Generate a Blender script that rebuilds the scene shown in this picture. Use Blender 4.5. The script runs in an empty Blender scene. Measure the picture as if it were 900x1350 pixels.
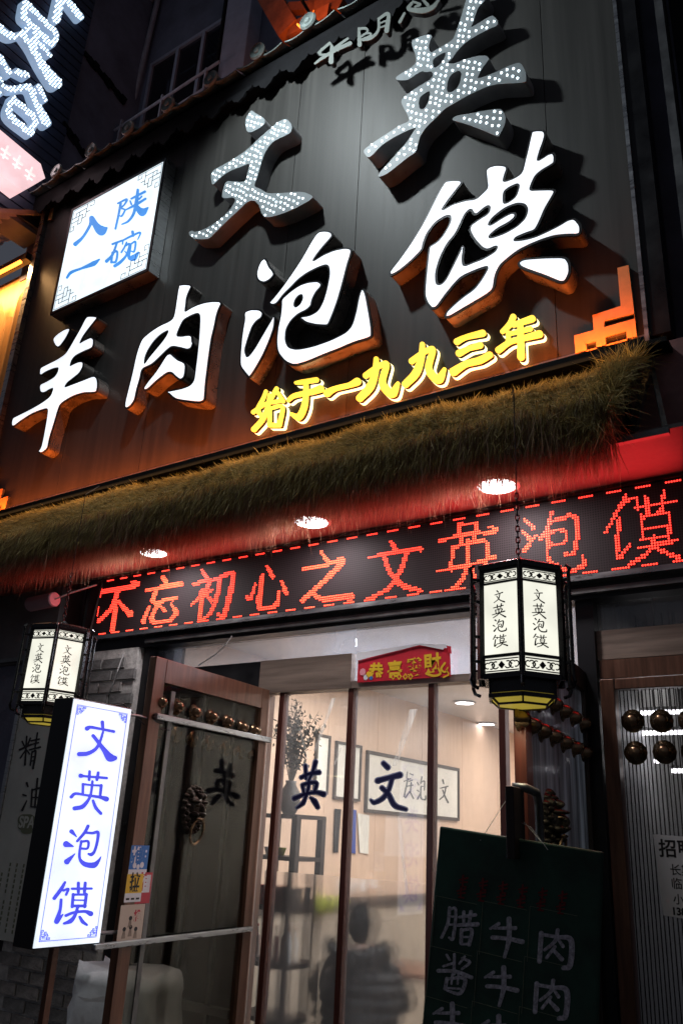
import bpy, math, random
import numpy as np
from mathutils import Vector, Matrix
random.seed(7); rng = np.random.default_rng(7)
sc = bpy.context.scene; col = sc.collection

# ------------------------------------------------------------------ camera
F_, CX, CY = 1095., 450., 675.            # focal length and centre in photo pixels (900 x 1350)
_V = np.array([150, -2825, F_]); _H = np.array([-1690, 335, F_])
_up = _V/np.linalg.norm(_V); _r = -_H/np.linalg.norm(_H); _r = _r-_up*np.dot(_r, _up); _r /= np.linalg.norm(_r)
_fw = np.cross(_up, _r); WM = np.array([_r, _fw, _up])
CAM = np.array([0, -4.0, 1.6])
cd = bpy.data.cameras.new('camera'); cam = bpy.data.objects.new('camera', cd); col.objects.link(cam)
cd.sensor_fit = 'VERTICAL'; cd.sensor_height = 24; cd.lens = 24*F_/1350; cd.clip_start = .05; cd.clip_end = 500
ax = WM@np.array([1, 0, 0]); ay = WM@np.array([0, -1, 0]); az = WM@np.array([0, 0, -1])
cam.matrix_world = Matrix(((ax[0], ay[0], az[0], CAM[0]), (ax[1], ay[1], az[1], CAM[1]), (ax[2], ay[2], az[2], CAM[2]), (0, 0, 0, 1)))
sc.camera = cam
# ------------------------------------------------------------------ world, exposure
wd = bpy.data.worlds.new('World'); sc.world = wd; wd.use_nodes = True
wn = wd.node_tree; bg = wn.nodes['Background']
sky = wn.nodes.new('ShaderNodeTexSky'); sky.sky_type = 'NISHITA'; sky.sun_disc = False
sky.sun_elevation = math.radians(-4); sky.sun_rotation = math.radians(180)
wmix = wn.nodes.new('ShaderNodeMix'); wmix.data_type = 'RGBA'; wmix.inputs[0].default_value = .97
wmix.inputs[7].default_value = (.050, .054, .068, 1)      # night glow of the city
wn.links.new(sky.outputs[0], wmix.inputs[6]); wn.links.new(wmix.outputs[2], bg.inputs[0]); bg.inputs[1].default_value = 1.0
sc.view_settings.view_transform = 'Standard'; sc.view_settings.look = 'None'; sc.view_settings.exposure = 0; sc.view_settings.gamma = 1
sc.render.engine = 'CYCLES'
try:
    sc.cycles.use_denoising = True; sc.cycles.max_bounces = 8; sc.cycles.transparent_max_bounces = 16
    sc.cycles.sample_clamp_indirect = 4; sc.cycles.caustics_reflective = False; sc.cycles.caustics_refractive = False
except Exception: pass

# ------------------------------------------------------------------ helpers
def nrm(v): v = np.array(v, float); return v/np.linalg.norm(v)
def ray(px, py): return WM@np.array([px-CX, py-CY, F_])
def at(px, py, Y=0.): d = ray(px, py); return CAM+d*((Y-CAM[1])/d[1])
def atx(px, py, X): d = ray(px, py); return CAM+d*(X/d[0])
def Q(p):
    v = WM.T@(np.array(p, float)-CAM); return CX+F_*v[0]/v[2], CY+F_*v[1]/v[2]
class Plane:
    def __init__(s, O, u, v): s.O = np.array(O, float); s.u = nrm(u); s.v = nrm(v); s.n = np.cross(s.u, s.v)
    def hit(s, px, py, h=0.):
        d = ray(px, py); O = s.O+s.n*h; t = np.dot(O-CAM, s.n)/np.dot(d, s.n); p = CAM+d*t-s.O
        return np.dot(p, s.u), np.dot(p, s.v)
    def w(s, a, b, h=0.): return s.O+s.u*a+s.v*b+s.n*h
    def W3(s, L): L = np.array(L, float); return s.O+L[:, :1]*s.u+L[:, 1:2]*s.v+L[:, 2:3]*s.n
WALL = Plane((0, 0, 0), (1, 0, 0), (0, 0, 1))

M = {}
def mat(name, col_=(.5, .5, .5), rough=.6, metal=0., emit=None, es=1., noise=0., nscale=8., nvec=(1, 1, 1), bump=0., bscale=40., spec=.5, rnoise=0., coords='Object', col2=None, coat=0.):
    m = bpy.data.materials.new(name); m.use_nodes = True; n = m.node_tree; b = n.nodes['Principled BSDF']
    b.inputs['Base Color'].default_value = (*col_, 1); b.inputs['Roughness'].default_value = rough; b.inputs['Metallic'].default_value = metal
    b.inputs['Specular IOR Level'].default_value = spec
    if coat: b.inputs['Coat Weight'].default_value = coat; b.inputs['Coat Roughness'].default_value = .15
    if emit: b.inputs['Emission Color'].default_value = (*emit, 1); b.inputs['Emission Strength'].default_value = es
    if emit and es < 2.2:      # tubes behind the face: slightly uneven light
        tc = n.nodes.new('ShaderNodeTexCoord'); nt = n.nodes.new('ShaderNodeTexNoise'); nt.inputs['Scale'].default_value = 5; nt.inputs['Detail'].default_value = 2
        mr = n.nodes.new('ShaderNodeMapRange'); mr.inputs[1].default_value = .3; mr.inputs[2].default_value = .7; mr.inputs[3].default_value = es*.86; mr.inputs[4].default_value = es*1.10
        n.links.new(tc.outputs['Object'], nt.inputs[0]); n.links.new(nt.outputs[0], mr.inputs[0]); n.links.new(mr.outputs[0], b.inputs['Emission Strength'])
    if noise or bump or rnoise or col2:
        tc = n.nodes.new('ShaderNodeTexCoord'); mp = n.nodes.new('ShaderNodeMapping'); mp.inputs['Scale'].default_value = nvec
        n.links.new(tc.outputs[coords], mp.inputs[0])
        nt = n.nodes.new('ShaderNodeTexNoise'); nt.inputs['Scale'].default_value = nscale; nt.inputs['Detail'].default_value = 6; nt.inputs['Roughness'].default_value = .65
        n.links.new(mp.outputs[0], nt.inputs[0])
        if noise or col2:
            mx = n.nodes.new('ShaderNodeMix'); mx.data_type = 'RGBA'
            c2 = col2 if col2 else tuple(c*(1-noise) for c in col_)
            c1 = col_ if col2 else tuple(min(1, c*(1+noise)) for c in col_)
            mx.inputs[6].default_value = (*c2, 1); mx.inputs[7].default_value = (*c1, 1)
            mr = n.nodes.new('ShaderNodeMapRange'); mr.inputs[1].default_value = .35; mr.inputs[2].default_value = .65
            n.links.new(nt.outputs[0], mr.inputs[0]); n.links.new(mr.outputs[0], mx.inputs[0]); n.links.new(mx.outputs[2], b.inputs['Base Color'])
        if rnoise:
            mr = n.nodes.new('ShaderNodeMapRange'); mr.inputs[1].default_value = .3; mr.inputs[2].default_value = .7
            mr.inputs[3].default_value = max(.02, rough-rnoise); mr.inputs[4].default_value = rough+rnoise
            n.links.new(nt.outputs[0], mr.inputs[0]); n.links.new(mr.outputs[0], b.inputs['Roughness'])
        if bump:
            n2 = n.nodes.new('ShaderNodeTexNoise'); n2.inputs['Scale'].default_value = bscale; n2.inputs['Detail'].default_value = 4
            n.links.new(mp.outputs[0], n2.inputs[0]); bp = n.nodes.new('ShaderNodeBump'); bp.inputs['Strength'].default_value = bump; bp.inputs['Distance'].default_value = .01
            n.links.new(n2.outputs[0], bp.inputs['Height']); n.links.new(bp.outputs[0], b.inputs['Normal'])
    M[name] = m; return m
def glass(name, tint=(.9, .9, .9), refl=.08, haze=.0, hcol=(.7, .7, .7), hscale=3., rough=.03, hvec=(1, 1, 1), graze=.30):
    m = bpy.data.materials.new(name); m.use_nodes = True; n = m.node_tree; n.nodes.clear()
    out = n.nodes.new('ShaderNodeOutputMaterial'); tr = n.nodes.new('ShaderNodeBsdfTransparent'); tr.inputs[0].default_value = (*tint, 1)
    gl = n.nodes.new('ShaderNodeBsdfGlossy'); gl.inputs['Roughness'].default_value = rough
    fr = n.nodes.new('ShaderNodeLayerWeight'); fr.inputs[0].default_value = .25
    ad = n.nodes.new('ShaderNodeMath'); ad.operation = 'MULTIPLY_ADD'; ad.inputs[1].default_value = graze; ad.inputs[2].default_value = refl; ad.use_clamp = True
    n.links.new(fr.outputs['Fresnel'], ad.inputs[0])
    m1 = n.nodes.new('ShaderNodeMixShader'); n.links.new(ad.outputs[0], m1.inputs[0]); n.links.new(tr.outputs[0], m1.inputs[1]); n.links.new(gl.outputs[0], m1.inputs[2])
    last = m1
    if haze:
        df = n.nodes.new('ShaderNodeBsdfDiffuse'); df.inputs[0].default_value = (*hcol, 1)
        tl = n.nodes.new('ShaderNodeBsdfTranslucent'); tl.inputs[0].default_value = (*hcol, 1)
        m0 = n.nodes.new('ShaderNodeMixShader'); m0.inputs[0].default_value = .6; n.links.new(df.outputs[0], m0.inputs[1]); n.links.new(tl.outputs[0], m0.inputs[2])
        tc = n.nodes.new('ShaderNodeTexCoord'); mp = n.nodes.new('ShaderNodeMapping'); mp.inputs['Scale'].default_value = hvec
        nt = n.nodes.new('ShaderNodeTexNoise'); nt.inputs['Scale'].default_value = hscale; nt.inputs['Detail'].default_value = 5
        mr = n.nodes.new('ShaderNodeMapRange'); mr.inputs[1].default_value = .38; mr.inputs[2].default_value = .72; mr.inputs[3].default_value = haze*.25; mr.inputs[4].default_value = haze
        n.links.new(tc.outputs['Object'], mp.inputs[0]); n.links.new(mp.outputs[0], nt.inputs[0]); n.links.new(nt.outputs[0], mr.inputs[0])
        m2 = n.nodes.new('ShaderNodeMixShader'); n.links.new(mr.outputs[0], m2.inputs[0]); n.links.new(m1.outputs[0], m2.inputs[1]); n.links.new(m0.outputs[0], m2.inputs[2]); last = m2
    n.links.new(last.outputs[0], out.inputs[0]); M[name] = m; return m

def tag(o, label=None, cat=None, group=None, kind=None):
    if label: o['label'] = label
    if cat: o['category'] = cat
    if group: o['group'] = group
    if kind: o['kind'] = kind
    return o
def thing(name, label, cat, loc=(0, 0, 0), rz=0., group=None):
    o = bpy.data.objects.new(name, None); o.empty_display_size = .1; col.objects.link(o)
    o.location = tuple(float(x) for x in loc); o.rotation_euler = (0, 0, rz); return tag(o, label, cat, group)
def link(name, me, m, parent=None, loc=(0, 0, 0)):
    o = bpy.data.objects.new(name, me); col.objects.link(o)
    if m is not None and not me.materials:
        me.materials.append(M[m] if isinstance(m, str) else m)
    o.location = tuple(float(x) for x in loc)
    if parent is not None: o.parent = parent
    return o
def origin_of(p):
    if p is None: return np.zeros(3)
    l = np.zeros(3); q = p
    while q is not None: l = l+np.array(q.location); q = q.parent
    return l
def mesh(name, verts, faces, m, parent=None, world=True, smooth=False, center=True):
    """world=True: verts given in world space (parents must not be rotated)."""
    v = np.array(verts, float)
    if world: v = v-origin_of(parent)
    c = (v.min(0)+v.max(0))/2 if center else np.zeros(3)
    me = bpy.data.meshes.new(name); me.from_pydata((v-c).tolist(), [], [tuple(int(i) for i in f) for f in faces]); me.update()
    if smooth: me.polygons.foreach_set('use_smooth', [True]*len(me.polygons))
    return link(name, me, m, parent, c)
def fastmesh(name, v, tris, m, parent=None, attr=None):
    me = bpy.data.meshes.new(name); nv, nt = len(v), len(tris)
    me.vertices.add(nv); me.vertices.foreach_set('co', np.asarray(v, np.float32).ravel())
    me.loops.add(nt*3); me.loops.foreach_set('vertex_index', np.asarray(tris, np.int32).ravel())
    me.polygons.add(nt); me.polygons.foreach_set('loop_start', np.arange(0, nt*3, 3, dtype=np.int32)); me.polygons.foreach_set('loop_total', np.full(nt, 3, np.int32))
    me.update(calc_edges=True)
    if attr is not None:
        a = me.attributes.new('shade', 'FLOAT', 'POINT'); a.data.foreach_set('value', np.asarray(attr, np.float32))
    return link(name, me, m, parent)
class MB:
    def __init__(s): s.v = []; s.f = []
    def add(s, v, f):
        k = len(s.v); s.v += [tuple(float(c) for c in p) for p in v]; s.f += [tuple(i+k for i in g) for g in f]; return s
    def box(s, x0, x1, y0, y1, z0, z1):
        return s.add([(x0, y0, z0), (x1, y0, z0), (x1, y1, z0), (x0, y1, z0), (x0, y0, z1), (x1, y0, z1), (x1, y1, z1), (x0, y1, z1)],
                     [(0, 3, 2, 1), (4, 5, 6, 7), (0, 1, 5, 4), (1, 2, 6, 5), (2, 3, 7, 6), (3, 0, 4, 7)])
    def slab(s, P, a0, a1, b0, b1, h0, h1):
        L = [(a0, b0, h0), (a1, b0, h0), (a1, b1, h0), (a0, b1, h0), (a0, b0, h1), (a1, b0, h1), (a1, b1, h1), (a0, b1, h1)]
        return s.add(P.W3(L), [(0, 3, 2, 1), (4, 5, 6, 7), (0, 1, 5, 4), (1, 2, 6, 5), (2, 3, 7, 6), (3, 0, 4, 7)])
    def beam(s, p, q, w, h=None, up=(0, 0, 1)):
        h = h or w; p = np.array(p, float); q = np.array(q, float); d = nrm(q-p); a = np.cross(d, up)
        if np.linalg.norm(a) < 1e-4: a = np.cross(d, (1, 0, 0))
        a = nrm(a); b = np.cross(a, d); v = []
        for e in (p, q):
            for i, j in ((-1, -1), (1, -1), (1, 1), (-1, 1)): v.append(e+a*i*w/2+b*j*h/2)
        return s.add(v, [(0, 1, 2, 3), (7, 6, 5, 4), (0, 4, 5, 1), (1, 5, 6, 2), (2, 6, 7, 3), (3, 7, 4, 0)])
    def tube(s, pts, r, n=8, cap=True):
        pts = [np.array(p, float) for p in pts]; rs = r if hasattr(r, '__len__') else [r]*len(pts); v = []; f = []
        pr = None
        for i, p in enumerate(pts):
            d = nrm(pts[min(i+1, len(pts)-1)]-pts[max(i-1, 0)])
            if pr is None: pr = np.cross(d, (0, 0, 1) if abs(d[2]) < .9 else (1, 0, 0))
            a = nrm(pr-d*np.dot(pr, d)); b = np.cross(d, a); pr = a
            for k in range(n): t = 2*math.pi*k/n; v.append(p+(a*math.cos(t)+b*math.sin(t))*rs[i])
        for i in range(len(pts)-1):
            for k in range(n): k2 = (k+1) % n; f.append((i*n+k, i*n+k2, (i+1)*n+k2, (i+1)*n+k))
        if cap: f.append(tuple(range(n))[::-1]); f.append(tuple(range((len(pts)-1)*n, len(pts)*n)))
        return s.add(v, f)
    def lathe(s, prof, n=16, c=(0, 0, 0), axis='z', half=False):
        v = []; f = []; c = np.array(c, float)
        for r, h in prof:
            for k in range(n):
                t = 2*math.pi*k/n
                if axis == 'z': v.append(c+np.array([r*math.cos(t), r*math.sin(t), h]))
                elif axis == '-y': v.append(c+np.array([r*math.cos(t), -h, r*math.sin(t)]))
                else: v.append(c+np.array([h, r*math.cos(t), r*math.sin(t)]))
        for i in range(len(prof)-1):
            for k in range(n): k2 = (k+1) % n; f.append((i*n+k, i*n+k2, (i+1)*n+k2, (i+1)*n+k))
        f.append(tuple(range(n))[::-1]); f.append(tuple(range((len(prof)-1)*n, len(prof)*n)))
        return s.add(v, f)
    def build(s, name, m, parent=None, world=True, smooth=False, bevel=0, center=True):
        o = mesh(name, s.v, s.f, m, parent, world, smooth, center)
        if bevel:
            b = o.modifiers.new('bevel', 'BEVEL'); b.width = bevel; b.segments = 2; b.limit_method = 'ANGLE'
        return o
def copytree(o, parent=None):
    c = o.copy(); col.objects.link(c); c.parent = parent
    for ch in list(o.children): copytree(ch, c)
    return c

# ---- glyph shapes: closed outlines (traced) or brush strokes turned into outlines
def chaikin(p, k=2):
    p = np.array(p, float)
    for _ in range(k):
        q = np.roll(p, -1, 0); p = np.stack([.8*p+.2*q, .2*p+.8*q], 1).reshape(-1, 2)
    return p
def spline(st, k=6):
    st = [np.array(s, float) for s in st]
    if len(st) < 3: return st
    e = [2*st[0]-st[1]]+st+[2*st[-1]-st[-2]]; out = []
    for i in range(1, len(e)-2):
        for j in range(k):
            t = j/k; a, b, c, d = e[i-1:i+3]
            q = .5*((2*b)+(c-a)*t+(2*a-5*b+4*c-d)*t*t+(3*b-a-3*c+d)*t**3)
            q[2] = b[2]+(c[2]-b[2])*t; out.append(q)
    return out+[st[-1]]
def field(strokes, X, Y, grow=0., wmul=1.):
    F = np.full(X.shape, 1e9)
    for st in strokes:
        s = spline(st)
        for a, b in zip(s[:-1], s[1:]):
            dx, dy = b[0]-a[0], b[1]-a[1]; L = dx*dx+dy*dy+1e-9
            h = np.clip(((X-a[0])*dx+(Y-a[1])*dy)/L, 0, 1)
            F = np.minimum(F, np.hypot(X-a[0]-h*dx, Y-a[1]-h*dy)-(a[2]+(b[2]-a[2])*h)*.5*wmul-grow)
    return F
def contours(strokes, cell=None, grow=0., wmul=1.):
    P = np.array([q for st in strokes for q in st]); mg = P[:, 2].max()+grow+2
    x0, x1, y0, y1 = P[:, 0].min()-mg, P[:, 0].max()+mg, P[:, 1].min()-mg, P[:, 1].max()+mg
    if cell is None: cell = max(x1-x0, y1-y0)/110
    xs = np.arange(x0, x1+cell, cell); ys = np.arange(y0, y1+cell, cell); X, Y = np.meshgrid(xs, ys)
    F = field(strokes, X, Y, grow, wmul); F[np.abs(F) < 1e-6] = 1e-6; nb = {}; pt = {}
    def ep(k, i, j):
        key = (k, i, j)
        if key not in pt:
            a = F[j, i]; b = F[j, i+1] if k == 0 else F[j+1, i]; t = a/(a-b)
            pt[key] = (xs[i]+(cell*t if k == 0 else 0), ys[j]+(cell*t if k == 1 else 0))
        return key
    S = F < 0
    ch = (S[:-1, :-1].astype(int)+S[:-1, 1:]+S[1:, 1:]+S[1:, :-1]); js, is_ = np.where((ch > 0) & (ch < 4))
    for j, i in zip(js, is_):
        c = [S[j, i], S[j, i+1], S[j+1, i+1], S[j+1, i]]; E = [(0, i, j), (1, i+1, j), (0, i, j+1), (1, i, j)]
        cr = [E[k] for k in range(4) if c[k] != c[(k+1) % 4]]
        pairs = [(cr[0], cr[1])] if len(cr) == 2 else ([(cr[0], cr[1]), (cr[2], cr[3])] if c[0] == False else [(cr[3], cr[0]), (cr[1], cr[2])])
        for a, b in pairs:
            a = ep(*a); b = ep(*b); nb.setdefault(a, []).append(b); nb.setdefault(b, []).append(a)
    loops = []; seen = set()
    for k0 in nb:
        if k0 in seen: continue
        L = [k0]; seen.add(k0); cur = k0
        while True:
            nx = [q for q in nb[cur] if q not in seen]
            if not nx: break
            cur = nx[0]; seen.add(cur); L.append(cur)
        if len(L) > 5: loops.append(np.array([pt[k] for k in L]))
    out = []
    for L in loops:       # light simplification
        keep = [0]
        for i in range(1, len(L)-1):
            if i-keep[-1] >= 2 or True:
                a, b, c = L[keep[-1]], L[i], L[i+1]
                d = abs((c[0]-a[0])*(b[1]-a[1])-(c[1]-a[1])*(b[0]-a[0]))/(np.hypot(*(c-a))+1e-9)
                if d > cell*.06 or i-keep[-1] > 6: keep.append(i)
        q = L[keep]
        if len(q) > 3: out.append(q)
    return out
def area(p): x, y = p[:, 0], p[:, 1]; return .5*np.sum(x*np.roll(y, -1)-y*np.roll(x, -1))
def solid(loops, ext, offset=0., bev=0.):
    """loops in plane coords (metres) -> (verts (a,b,h), faces) extruded h from 0 to ext"""
    cu = bpy.data.curves.new('tmp', 'CURVE'); cu.dimensions = '2D'; cu.fill_mode = 'BOTH'; cu.extrude = max(ext/2-bev, 0); cu.offset = offset; cu.bevel_depth = bev; cu.bevel_resolution = 1
    for L in loops:
        sp = cu.splines.new('POLY'); sp.points.add(len(L)-1); sp.points.foreach_set('co', np.c_[L, np.zeros(len(L)), np.ones(len(L))].ravel()); sp.use_cyclic_u = True
    o = bpy.data.objects.new('tmp', cu); col.objects.link(o); dg = bpy.context.evaluated_depsgraph_get(); dg.update()
    me = bpy.data.meshes.new_from_object(o.evaluated_get(dg)); v = np.array([q.co[:] for q in me.vertices]); f = [tuple(p.vertices) for p in me.polygons]
    bpy.data.objects.remove(o); bpy.data.curves.remove(cu); bpy.data.meshes.remove(me)
    v[:, 2] += ext/2; return v, f
def put(name, vf, P, h, m, parent=None, center=True):
    v, f = vf; v = v.copy(); v[:, 2] += h; return mesh(name, P.W3(v), f, m, parent, True, False, center)
def crop(loops, x0, y0, s): return [np.c_[x0+L[:, 0]/s, y0+L[:, 1]/s] for L in loops]
def toplane(loops, P, h): return [np.array([P.hit(x, y, h) for x, y in L]) for L in loops]
_fc = {}
def textvf(txt, size=1., bold=0., ext=0.):
    c = bpy.data.curves.new('t', 'FONT'); c.body = txt; c.size = size; c.offset = bold; c.extrude = ext/2; c.align_x = 'CENTER'
    o = bpy.data.objects.new('t', c); col.objects.link(o); dg = bpy.context.evaluated_depsgraph_get(); dg.update()
    me = bpy.data.meshes.new_from_object(o.evaluated_get(dg)); v = np.array([q.co[:] for q in me.vertices]); f = [tuple(p.vertices) for p in me.polygons]
    bpy.data.objects.remove(o); bpy.data.curves.remove(c); bpy.data.meshes.remove(me); return v, f
def label_text(name, txt, P, a, b, size, m, parent, h, bold=0., ext=.0006, rot=0.):
    v, f = textvf(txt, size, bold, ext); c, s = math.cos(rot), math.sin(rot)
    x = v[:, 0]*c-v[:, 1]*s; y = v[:, 0]*s+v[:, 1]*c; v = np.c_[x+a, y+b, v[:, 2]+ext/2]
    return put(name, (v, f), P, h, m, parent)

# ------------------------------------------------------------------ materials
mat('sign_panel', (.052, .050, .046), .54, .4, noise=.20, nscale=1.9, nvec=(8, 8, .22), rnoise=.035, bump=.03, bscale=60)
mat('dark_metal', (.02, .02, .022), .35, .6, noise=.3, nscale=6, rnoise=.1)
mat('black_trim', (.008, .008, .01), .4, .2)
mat('steel', (.35, .36, .37), .32, .9, noise=.2, nscale=5, nvec=(1, 1, 6), rnoise=.12)
mat('dull_steel', (.16, .16, .16), .45, .8, noise=.3, nscale=7, rnoise=.1)
mat('letter_side', (.30, .27, .25), .30, .75, noise=.25, nscale=7, rnoise=.12)
mat('letter_side_silver', (.34, .34, .35), .5, .3, noise=.2, nscale=6, rnoise=.1)
mat('silver_dark', (.14, .155, .14), .55, .1, noise=.15)  # darker than the big plates, to offset the close spotlight
mat('plate_white', (.27, .30, .31), .5, 0, noise=.06, nscale=20)
mat('led_white', (.9, .95, 1), .3, 0, emit=(.78, .93, 1), es=4.2)
mat('face_white', (.8, .85, .9), .4, 0, emit=(.88, .93, 1.0), es=1.15)
mat('face_yellow', (.8, .7, .1), .4, 0, emit=(1.0, .76, .075), es=1.25)
mat('back_glow', (.8, .8, .6), .4, 0, emit=(1.0, .82, .40), es=2.4)
mat('box_white', (.8, .85, .9), .4, 0, emit=(.80, .93, 1.0), es=1.25)
mat('blue_film', (.1, .25, .6), .5, 0, emit=(.055, .29, .80), es=1.0)
mat('indigo_film', (.06, .08, .6), .5, 0, emit=(.060, .075, .78), es=1.0)
mat('lattice_ink', (.05, .05, .08), .6, 0)
mat('lightbox_face', (.8, .85, .95), .35, 0, emit=(.80, .91, 1.0), es=1.04)
mat('orange_strip', (.9, .4, .1), .4, 0, emit=(1.0, .25, .035), es=4.5)
mat('orange_plate', (.85, .42, .13), .5, 0.1, noise=.1, nscale=9)
mat('lamp_white', (.9, .9, .9), .3, 0, emit=(1, .97, 1), es=14)
mat('lamp_rim', (.6, .6, .6), .35, .5)
mat('brown_metal', (.26, .20, .16), .45, .45, noise=.25, nscale=3, nvec=(.5, 1, 8), rnoise=.1)
mat('copper_wood', (.145, .068, .042), .36, .3, noise=.35, nscale=5, nvec=(6, 6, .5), rnoise=.1)
mat('red_wood', (.09, .022, .014), .4, .1, noise=.3, nscale=5, nvec=(6, 6, .5))
mat('dark_wood', (.016, .008, .006), .5, .1, noise=.4, nscale=6, nvec=(6, 6, .6))
mat('soffit', (.095, .07, .065), .5, 0, noise=.5, nscale=4, rnoise=.06)
mat('led_lit', (.9, .1, .05), .4, 0, emit=(1.0, .075, .035), es=2.6)
mat('led_core', (.9, .3, .1), .4, 0, emit=(1.0, .030, .022), es=3.6)
mat('lantern_paper', (.8, .78, .65), .6, 0, emit=(.94, .93, .80), es=1.0, noise=.05, nscale=4)
mat('lantern_black', (.012, .011, .012), .28, .1, rnoise=.1)
mat('ink', (.012, .012, .014), .7)
mat('lantern_yellow', (.7, .6, .1), .5, 0, emit=(.50, .38, .05), es=.62)
mat('brick_a', (.19, .185, .18), .85, 0, noise=.4, nscale=9, bump=.5, bscale=60)
mat('brick_b', (.24, .225, .215), .85, 0, noise=.4, nscale=9, bump=.5, bscale=60)
mat('mortar', (.48, .46, .44), .95, 0, noise=.25, nscale=20, bump=.5)
mat('concrete', (.16, .15, .16), .9, 0, noise=.25, nscale=1.5, bump=.3, bscale=20)
mat('dark_wall', (.15, .155, .21), .85, 0, noise=.3, nscale=1.2, bump=.2)
mat('slat_blue', (.045, .058, .10), .55, .2, noise=.25, nscale=2)
mat('paving', (.12, .115, .11), .7, 0, noise=.35, nscale=2.5, bump=.3)
mat('asphalt', (.05, .05, .05), .8, 0, noise=.3, nscale=8, bump=.5)
mat('tile_clay', (.15, .18, .17), .75, 0, noise=.5, nscale=9, bump=.4)
mat('eave_black', (.005, .005, .006), .8, 0, noise=.3, spec=.15)
mat('wood_panel', (.62, .45, .34), .45, 0, noise=.06, nscale=3, nvec=(8, 8, .5))
mat('white_paint', (.75, .75, .75), .5, 0, noise=.05)
mat('ceiling_white', (.70, .71, .74), .3, .1, noise=.08, nscale=2)
mat('floor_tile', (.30, .27, .24), .25, 0, noise=.15)
mat('lower_wall_paint', (.42, .36, .29), .6, 0, noise=.12, nscale=2)
mat('paper_white', (.72, .70, .64), .7, 0, noise=.04)
mat('grey_ink', (.10, .10, .10), .8)
mat('frame_dark', (.05, .04, .035), .5)
mat('bronze', (.20, .13, .075), .26, .9, noise=.5, nscale=14, rnoise=.1)
mat('bronze_dark', (.055, .045, .035), .4, .8, noise=.6, nscale=18, bump=.6, bscale=50)
mat('navy_film', (.012, .012, .09), .5)
mat('film_edge', (.42, .44, .62), .5)
mat('banner_red', (.55, .012, .03), .45, 0, noise=.15, nscale=12)
mat('banner_gold', (.85, .55, .03), .4, .1)
mat('banner_pink', (.8, .3, .35), .5)
mat('paper_plain', (.70, .70, .72), .6)
mat('board_green', (.008, .042, .026), .7, 0, noise=.55, nscale=4)
mat('chalk', (.40, .38, .42), .9, 0, noise=.55, nscale=70)
mat('board_red', (.14, .008, .008), .8)
mat('sticker_blue', (.03, .16, .48), .5)
mat('sticker_yellow', (.75, .47, .03), .5)
mat('sticker_red', (.45, .03, .05), .5)
mat('sticker_beige', (.55, .45, .36), .6)
mat('skin', (.55, .36, .27), .55)
mat('hair', (.006, .005, .005), .6, bump=.6, bscale=90)
mat('puffer', (.007, .008, .010), .55, 0, noise=.3, nscale=5, bump=.4, bscale=12)
mat('trousers', (.03, .03, .04), .8)
mat('leaf_dark', (.05, .045, .03), .8, 0, noise=.5, nscale=20)
mat('twig', (.08, .055, .035), .8)
mat('lime_cloth', (.34, .38, .05), .8, 0, noise=.1)
mat('pennant_blue', (.06, .09, .32), .7)
mat('bottle_white', (.75, .75, .74), .25)
mat('box_red', (.35, .03, .03), .5)
mat('spa_panel', (.48, .50, .46), .5, .1, noise=.12, nscale=2)
mat('spa_badge', (.14, .16, .10), .6)
mat('pink_face', (.8, .5, .55), .4, 0, emit=(1.0, .72, .76), es=.92)
mat('pink_mark', (.9, .8, .8), .4, 0, emit=(1.0, .93, .90), es=1.0)
mat('curtain_orange', (.65, .36, .12), .6, 0, noise=.2, nscale=2, nvec=(8, 8, .5))
mat('sheet_grey', (.38, .34, .38), .6, .2, noise=.2, nscale=4)
mat('window_white', (.34, .34, .42), .6, 0, noise=.1)
mat('pipe_grey', (.34, .33, .38), .6, 0, noise=.2)
mat('beam_orange', (.26, .085, .035), .6, 0, noise=.4, nscale=6)
mat('sack', (.78, .80, .84), .55, 0, noise=.1, nscale=6, bump=.5, bscale=10)
mat('floodlamp', (.42, .30, .36), .45)  # pink light on the white housing, put into its colour
mat('cable', (.03, .03, .03), .7)
mat('cable_white', (.4, .4, .4), .7)
mat('neigh_led', (.8, .9, 1), .3, 0, emit=(.74, .92, 1), es=2.8)
mat('neigh_plate', (.25, .32, .42), .5, 0, emit=(.22, .32, .46), es=1.0)
glass('shop_glass', (.93, .93, .92), .05, haze=.24, hcol=(.34, .34, .35), hscale=2.2, hvec=(1.2, 1, .7))
glass('transom_glass', (.95, .96, 1.0), .10, haze=.35, hcol=(.75, .80, .9), hscale=2)
glass('dark_glass', (.22, .21, .19), .03, graze=.2, haze=.015, hcol=(.30, .28, .24), hscale=3, hvec=(5, 5, .6))
glass('leaf_glass', (.66, .65, .60), .010, graze=.10, haze=.010, hcol=(.35, .33, .30), hscale=4, hvec=(5, 5, .5))
glass('reeded', (.50, .50, .52), .10, haze=.34, hcol=(.40, .40, .41), hscale=5, rough=.12, hvec=(14, 14, .5))
glass('window_glass', (.3, .32, .36), .15, haze=.1, hcol=(.2, .2, .25))
glass('film_clear', (.97, .97, .97), .03, haze=.5, hcol=(.85, .82, .78), hscale=6, hvec=(6, 6, .4))
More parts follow.
